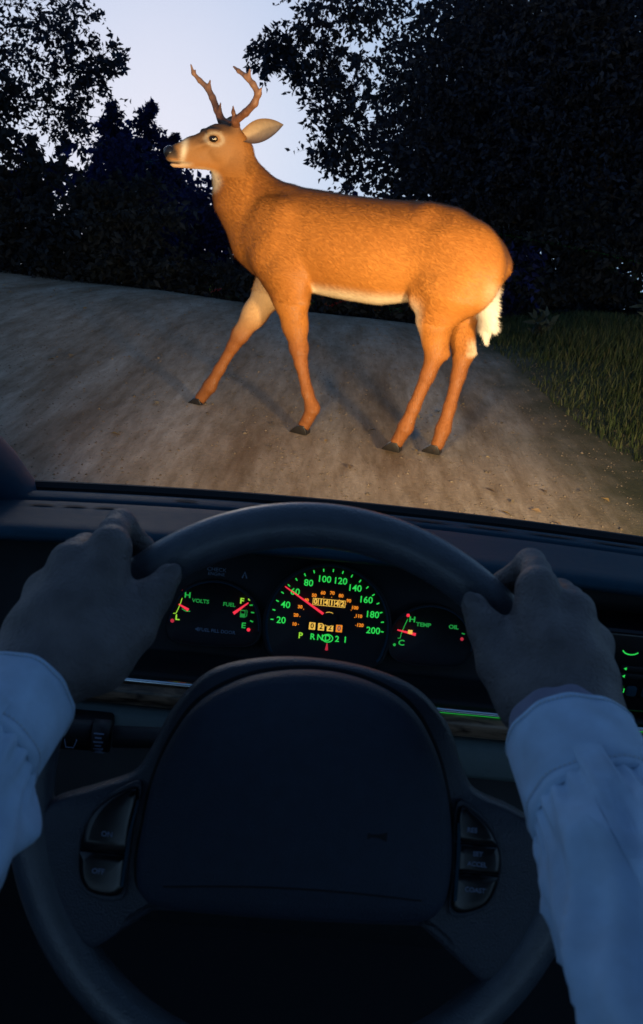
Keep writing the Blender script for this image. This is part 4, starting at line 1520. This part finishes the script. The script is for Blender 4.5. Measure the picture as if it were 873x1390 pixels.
# wiper and indicator stalk
STK = empty('control_stalk', (-.10, .655, .597))
tag(STK, 'black wiper stalk with ring of white marks beside the left cuff', 'stalk')
def stk(name, p0, p1, r0, r1, mat, n=20):
    return G().tube([p0, p1], [r0, r1], n).build(name, mat, STK, True)
stk('lever', (.08, .02, -.003), (-.060, 0, 0), .0075, .0095, M_BLACK)
RG2 = stk('ring', (-.0625, 0, 0), (-.0765, -.001, 0), .0135, .0140, M_BLACK, 28)
stk('handle', (-.0775, -.001, 0), (-.150, -.004, -.002), .0130, .0115, M_BLACK, 24)
for k in range(9):
    a = rad(150 + 14 * (k - 3))
    q = G().box((-.0695, math.cos(a) * .0141, math.sin(a) * .0141 * -1 + 0), (.0055 if k % 2 else .0085, .0012, .0012), Matrix.Rotation(-a, 3, 'X'))
    q.build('mark', M_PRINT, RG2)
wsym = text('lettering', 'OFF', .0050, M_PRINT, STK, 0, 0, 0)
wsym.matrix_local = Matrix(((1, 0, 0, -.122), (0, .5, -.866, -.0152), (0, .866, .5, -.0005), (0, 0, 0, 1)))
ws = line('wiper_symbol', [(-.005 + .0105 * k / 10, .0035 - .0000 * k + .0022 * math.sin(math.pi * k / 10)) for k in range(11)] + [(.0035, -.003), (-.003, -.003), (-.005, .0035)], .0004, M_PRINT, STK)
ws.matrix_local = Matrix(((1, 0, 0, -.093), (0, .5, -.866, -.0150), (0, .866, .5, -.0005), (0, 0, 0, 1)))

# ------------------------------------------------------------------ the driver: hands and sleeves
PER = empty('person', (0, .25, .62))
tag(PER, 'driver in a pale blue shirt with both hands on the steering wheel', 'person')


def skin_mat():
    m = attr_mat('skin', rough=.55, noise=.28, scale=55, bump=.5, bscale=(420, 300, 420), spec=.4)
    t = m.node_tree; b = t.nodes['Principled BSDF']; old = b.inputs['Normal'].links[0].from_socket
    co = t.nodes.new('ShaderNodeTexCoord'); vo = t.nodes.new('ShaderNodeTexVoronoi'); vo.feature = 'DISTANCE_TO_EDGE'; vo.inputs['Scale'].default_value = 320
    t.links.new(co.outputs['Object'], vo.inputs['Vector'])
    bp = t.nodes.new('ShaderNodeBump'); bp.inputs['Strength'].default_value = .5; bp.inputs['Distance'].default_value = .0015
    t.links.new(vo.outputs['Distance'], bp.inputs['Height']); t.links.new(old, bp.inputs['Normal']); t.links.new(bp.outputs[0], b.inputs['Normal'])
    return m


M_SKIN = skin_mat()


def make_hand(sg):
    """sg = 1 right hand, -1 left hand; wheel coordinates"""
    def P(ang, r, n):
        a = rad(ang - 3.5)
        return np.array([sg * r * math.cos(a), r * math.sin(a), n])
    W = np.array([.160, .075, .077]) if sg > 0 else np.array([-.172, .068, .072])
    wo = W - P(28.5, .180, .078)
    lo = np.array([.045, .03, -.05]); hi = np.array([.235, .235, .15])
    if sg < 0:
        lo, hi = np.array([-hi[0], lo[1], lo[2]]), np.array([-lo[0], hi[1], hi[2]])
    S = Sdf(lo, hi, .0019)
    fing = [  # angle, scale, radius
        (52.5, .98, .0096), (45.0, 1.06, .0098), (37.8, 1.0, .0093), (31.0, .84, .0083)]
    mcp = [P(51.0, .2075, .0340), P(44.0, .2150, .0375), P(37.4, .2150, .0345), P(31.5, .2090, .0275)]
    # metacarpals
    for i, (m_, (a, k, r)) in enumerate(zip(mcp, fing)):
        side = P(28.5 + (3, 1, -1, -3)[i], .180 + (-.006, .002, .006, .004)[i], .078 + (.0, .004, .002, -.004)[i]) + wo
        mid = side * .5 + m_ * .5 + np.array([0, 0, .004 if i in (1, 2) else .001])
        S.chain([(*side, .0160), (*mid, .0155), (*m_, r + .0036)], .0095)
        S.ell(m_ + np.array([0, 0, .0030]) + (m_ / np.linalg.norm(m_)) * .002, (r + .0018,) * 3, .007)
    # fingers wrapped over the rim
    for i, (a, k, r) in enumerate(fing):
        m_ = mcp[i]
        pip = P(a + .9, .1835 + .0405 * (.6 + .4 * k), -.0035)
        dip = P(a + .9, .1835 + .0215 * k, -.0270)
        tip = P(a + .4, .1835 - .0020, -.0260)
        S.chain([(*m_, r + .002), (*(m_ * .5 + pip * .5 + (m_ / np.linalg.norm(m_)) * .003), r), (*pip, r + .0010)], .004)
        S.chain([(*pip, r + .0004), (*dip, r - .0008), (*tip, r - .0018)], .004)
    # thumb lying along the inner front of the rim
    t0 = P(35, .160, .060); t1 = P(44.5, .1560, .0450); t2 = P(52.0, .1655, .0315); t3 = P(57.0, .1715, .0255)
    S.chain([(*W, .020), (*t0, .0195), (*t1, .0140)], .016)
    S.chain([(*t1, .0140), (*(t1 * .5 + t2 * .5), .0112), (*t2, .0112), (*t3, .0088)], .006)
    # web between thumb and index, palm body
    S.cone(P(40, .166, .045), P(47, .190, .034), .0150, .0110, .016)
    S.cone(P(36, .178, .050), P(41, .196, .036), .0200, .0170, .018)
    # wrist and the start of the forearm
    f0 = W; f1 = np.array([.159, .036, .1365]) if sg > 0 else np.array([-.181, .030, .133])
    S.chain([(*(W + np.array([sg * -.006, 0, 0])), .0205), (*(f1 + np.array([sg * -.006, 0, 0])), .0205)], .015)
    S.chain([(*(W + np.array([sg * .007, 0, 0])), .0195), (*(f1 + np.array([sg * .007, 0, 0])), .0200)], .015)
    # tendons
    for i in range(4):
        side = P(30, .178, .092) + wo
        S.cone(mcp[i] + np.array([0, 0, .008]), mcp[i] * .45 + side * .55 + np.array([0, 0, .004]), .0042, .0032, .007)
    # veins over the back of the hand
    for i, (b0, b1) in enumerate(((0, 1), (1, 2), (2, 3))):
        m0 = (mcp[b0] + mcp[b1]) / 2 + np.array([0, 0, .0085]); side = P(29.5 - 1.5 * i, .180, .0975) + wo
        q = [m0, m0 * .62 + side * .38 + np.array([.0035 * (-1) ** i, .001, .0040]), m0 * .28 + side * .72 + np.array([-.002 * (-1) ** i, 0, .0032])]
        S.chain([(*q[0], .0022), (*q[1], .0026), (*q[2], .0024)], .004)
    S.mesh('hand', 4)
    return S.V, S.F, (t2, t3)


hands = []
thumbs = []
for sg, lb in ((1, 'right hand gripping the rim beside the radio'), (-1, 'left hand gripping the rim beside the pillar')):
    v, f, th_ = make_hand(sg)
    hand_me = fast_mesh('hand', v, f, True)
    set_tint(hand_me, np.tile([.135, .118, .118], (len(v), 1)))
    ho = link('hand', hand_me, M_SKIN, PER)
    ho['label'] = lb
    ho.matrix_local = Matrix.Translation((0, -.25, -.62)) @ WM
    hands.append(ho); thumbs.append(th_)
M_NAIL = plain('nail', (.105, .092, .092), .35, .1)
for (t2, t3), sg, body in zip(thumbs, (1, -1), hands):
    d = t3 - t2; d /= np.linalg.norm(d)
    out_n = np.array([-.25 * sg, .0, 1.0]); out_n -= d * (out_n @ d); out_n /= np.linalg.norm(out_n)
    R = np.stack([d, np.cross(out_n, d), out_n], 1)
    uv_sphere('thumbnail', t3 + out_n * .0072 + d * .001, (.0075, .0055, .0014), R, M_NAIL, body, 16, 8)


def fabric(name, col, scale=1.0):
    m, t, b = new_mat(name)
    L = t.links.new; N = t.nodes.new
    co = N('ShaderNodeTexCoord')
    uvm = N('ShaderNodeAttribute'); uvm.attribute_name = 'weave'
    w1 = N('ShaderNodeTexWave'); w1.bands_direction = 'X'; w1.inputs['Scale'].default_value = 60; w1.inputs['Distortion'].default_value = .6
    w2 = N('ShaderNodeTexWave'); w2.bands_direction = 'Y'; w2.inputs['Scale'].default_value = 60; w2.inputs['Distortion'].default_value = .6
    L(uvm.outputs['Vector'], w1.inputs['Vector']); L(uvm.outputs['Vector'], w2.inputs['Vector'])
    n = N('ShaderNodeTexNoise'); n.inputs['Scale'].default_value = 45; n.inputs['Detail'].default_value = 6; L(co.outputs['Object'], n.inputs['Vector'])
    mu = N('ShaderNodeMath'); mu.operation = 'ADD'; L(w1.outputs['Fac'], mu.inputs[0]); L(w2.outputs['Fac'], mu.inputs[1])
    mr = N('ShaderNodeMapRange'); mr.inputs[1].default_value = 0; mr.inputs[2].default_value = 2; mr.inputs[3].default_value = .78; mr.inputs[4].default_value = 1.15
    L(mu.outputs[0], mr.inputs[0])
    mr2 = N('ShaderNodeMapRange'); mr2.inputs[1].default_value = .3; mr2.inputs[2].default_value = .7; mr2.inputs[3].default_value = .85; mr2.inputs[4].default_value = 1.1
    L(n.outputs['Fac'], mr2.inputs[0])
    m3 = N('ShaderNodeMath'); m3.operation = 'MULTIPLY'; L(mr.outputs[0], m3.inputs[0]); L(mr2.outputs[0], m3.inputs[1])
    vs = N('ShaderNodeVectorMath'); vs.operation = 'SCALE'; vs.inputs[0].default_value = col; L(m3.outputs[0], vs.inputs['Scale'])
    L(vs.outputs[0], b.inputs['Base Color'])
    b.inputs['Roughness'].default_value = .85; b.inputs['Specular IOR Level'].default_value = .2
    b.inputs['Sheen Weight'].default_value = .2
    bp = N('ShaderNodeBump'); bp.inputs['Strength'].default_value = .35; bp.inputs['Distance'].default_value = .0004
    L(mu.outputs[0], bp.inputs['Height']); L(bp.outputs[0], b.inputs['Normal'])
    return m


M_SHIRT = fabric('chambray', (.52, .71, .92))
M_INNER = fabric('inner_cuff_cloth', (.27, .26, .36))
M_STITCH = plain('stitch_thread', (.55, .62, .68), .8)


def cloth_tube(name, axis, prof, mat, parent, n=96, wr=None, closed_hem=True):
    """axis: polyline (world); prof rows (distance along the axis, radius); wr(a, t) extra radius"""
    A = [Vector(p) for p in axis]
    seg = [0]
    for p, q in zip(A[:-1], A[1:]):
        seg.append(seg[-1] + (q - p).length)
    def at(d):
        d = max(0, d)
        for i in range(len(A) - 1):
            if d <= seg[i + 1] or i == len(A) - 2:
                return A[i].lerp(A[i + 1], (d - seg[i]) / (seg[i + 1] - seg[i]))
    V = []; Wv = []; F = []
    up = Vector((0, 0, 1))
    m = len(prof)
    for d, r in prof:
        c = at(d); t = (at(d + .02) - at(max(0, d - .02))).normalized()
        a_ = t.cross(up).normalized(); b_ = a_.cross(t).normalized()
        for k in range(n):
            q = 2 * math.pi * k / n
            rr = r + (wr(q, d) if wr else 0)
            V.append(c + a_ * (math.cos(q) * rr * 1.04) + b_ * (math.sin(q) * rr * .96))
            Wv.append((q * r * 100, d * 100, 0))
    for i in range(m - 1):
        for k in range(n):
            F.append((i * n + k, i * n + (k + 1) % n, (i + 1) * n + (k + 1) % n, (i + 1) * n + k))
    me = py_mesh(name, V, F, True)
    at_ = me.attributes.new('weave', 'FLOAT_VECTOR', 'POINT')
    at_.data.foreach_set('vector', np.array(Wv, np.float32).ravel())
    o = link(name, me, mat, parent)
    if parent is PER:
        o.matrix_local = Matrix.Translation((0, -.25, -.62))
    return o


def sleeve(sg, axis, seed):
    ph = seed * 1.7
    inner = cloth_tube('inner_cuff', axis, [(.028, .0270), (.004, .0290), (.000, .0302), (-.0, .0312), (.002, .0318), (.010, .0320), (.040, .0322)], M_INNER, PER,
                       wr=lambda q, d: .0008 * math.sin(3 * q + ph) + .0004 * math.sin(9 * q + 60 * d))
    def w1(q, d):
        return .0012 * math.sin(2 * q + ph) + .0007 * math.sin(5 * q + 40 * d + ph) + .0004 * math.sin(11 * q - 70 * d)
    pr = [(.045, 0.0300), (.0165, 0.0320), (.0145, 0.0330), (.0140, 0.0343), (.0152, 0.0352), (.0185, 0.0354), (.0190, 0.0349), (.0200, 0.0354), (.030, 0.0358), (.045, 0.0363), (.060, 0.0369), (.0700, 0.0373), (.0710, 0.0368), (.0720, 0.0374), (.0755, 0.0375), (.0780, 0.0369), (.0790, 0.0355)]
    cuff = cloth_tube('cuff', axis, pr, M_SHIRT, PER, wr=w1)
    def w2(q, d):
        f = min(1, max(0, (d - .072) / .03))
        g_ = (.0045) * math.sin(4 * q + 38 * d + ph + 1.5 * math.sin(3 * q + 20 * d)) + .0022 * math.sin(7 * q - 55 * d + ph * 2) + .0042 * math.sin(26 * d + 2 * q + 2 * math.sin(2 * q + ph))
        g_ += .0014 * math.sin(13 * q + 30 * d + 3 * math.sin(40 * d))
        g_ += .0050 * (1 - abs(math.sin(1.5 * q + 24 * d + ph + .8 * math.sin(3 * q)))) ** 3 + .0040 * (1 - abs(math.sin(2 * q - 17 * d + 2 * ph))) ** 4 - .002
        puck = .0016 * math.sin(24 * q) * max(0, 1 - abs(d - .085) / .025)
        return f * g_ + puck
    pr2 = [(.066, .0345), (.074, .0359)] + [(.078 + .44 * (k / 70) ** 1.1, .0370 + .0065 * min(1, k / 6) + .016 * (k / 70)) for k in range(71)]
    sl = cloth_tube('sleeve', axis, pr2, M_SHIRT, PER, wr=w2, n=128)
    # rows of stitching round the cuff, and the buttoned placket running up from it
    A = Vector(axis[0]); t = (Vector(axis[1]) - A).normalized(); a_ = t.cross(Vector((0, 0, 1))).normalized(); b_ = a_.cross(t).normalized()
    for d, r in ((.0190, .0355), (.0715, .0374)):
        g1 = G()
        N = 90
        for k in range(N):
            q0 = 2 * math.pi * k / N; q1 = q0 + 2 * math.pi / N * .62
            pts = []
            for q in (q0, q1):
                rr = r + w1(q, d) + .0003
                pts.append(A + t * d + a_ * (math.cos(q) * rr * 1.04) + b_ * (math.sin(q) * rr * .96))
            g1.tube(pts, .00045, 4)
        st = g1.build('stitching', M_STITCH, cuff)
        st['kind'] = 'stuff'
    # placket strip lying on the sleeve
    V = []; F = []; Wv = []
    qc = math.pi * (.40 if sg > 0 else .60)
    K = 26
    for i in range(K):
        d = .062 + .16 * i / (K - 1)
        r = .0370 + .0065 * min(1, max(0, d - .078) / .03) + .016 * max(0, d - .078) / .44
        for j in range(6):
            q = qc + (j - 2.5) * .085 - sg * .10 * i / K
            rr = r + (w2(q, d) if d > .074 else w1(q, d)) + (.0024 if 0 < j < 5 else .0008)
            c = None
            LA = [Vector(p) for p in axis]; rest = d; k0 = 0
            while k0 < len(LA) - 2 and rest > (LA[k0 + 1] - LA[k0]).length:
                rest -= (LA[k0 + 1] - LA[k0]).length; k0 += 1
            tt = (LA[k0 + 1] - LA[k0]).normalized(); c = LA[k0] + tt * rest
            aa = tt.cross(Vector((0, 0, 1))).normalized(); bb = aa.cross(tt).normalized()
            V.append(c + aa * (math.cos(q) * rr * 1.04) + bb * (math.sin(q) * rr * .96)); Wv.append((q * 5, d * 100, 0))
    for i in range(K - 1):
        for j in range(5):
            F.append((i * 6 + j, i * 6 + j + 1, (i + 1) * 6 + j + 1, (i + 1) * 6 + j))
    me = py_mesh('placket', V, F, True)
    at_ = me.attributes.new('weave', 'FLOAT_VECTOR', 'POINT'); at_.data.foreach_set('vector', np.array(Wv, np.float32).ravel())
    link('placket', me, M_SHIRT, sl)
    return sl


sleeve(1, [(.158, .474, .770), (.164, .400, .764), (.180, .300, .757), (.213, .150, .735), (.258, -.05, .70)], 1)
sleeve(-1, [(-.170, .474, .757), (-.176, .400, .757), (-.184, .300, .752), (-.205, .150, .735), (-.250, -.05, .70)], 2)
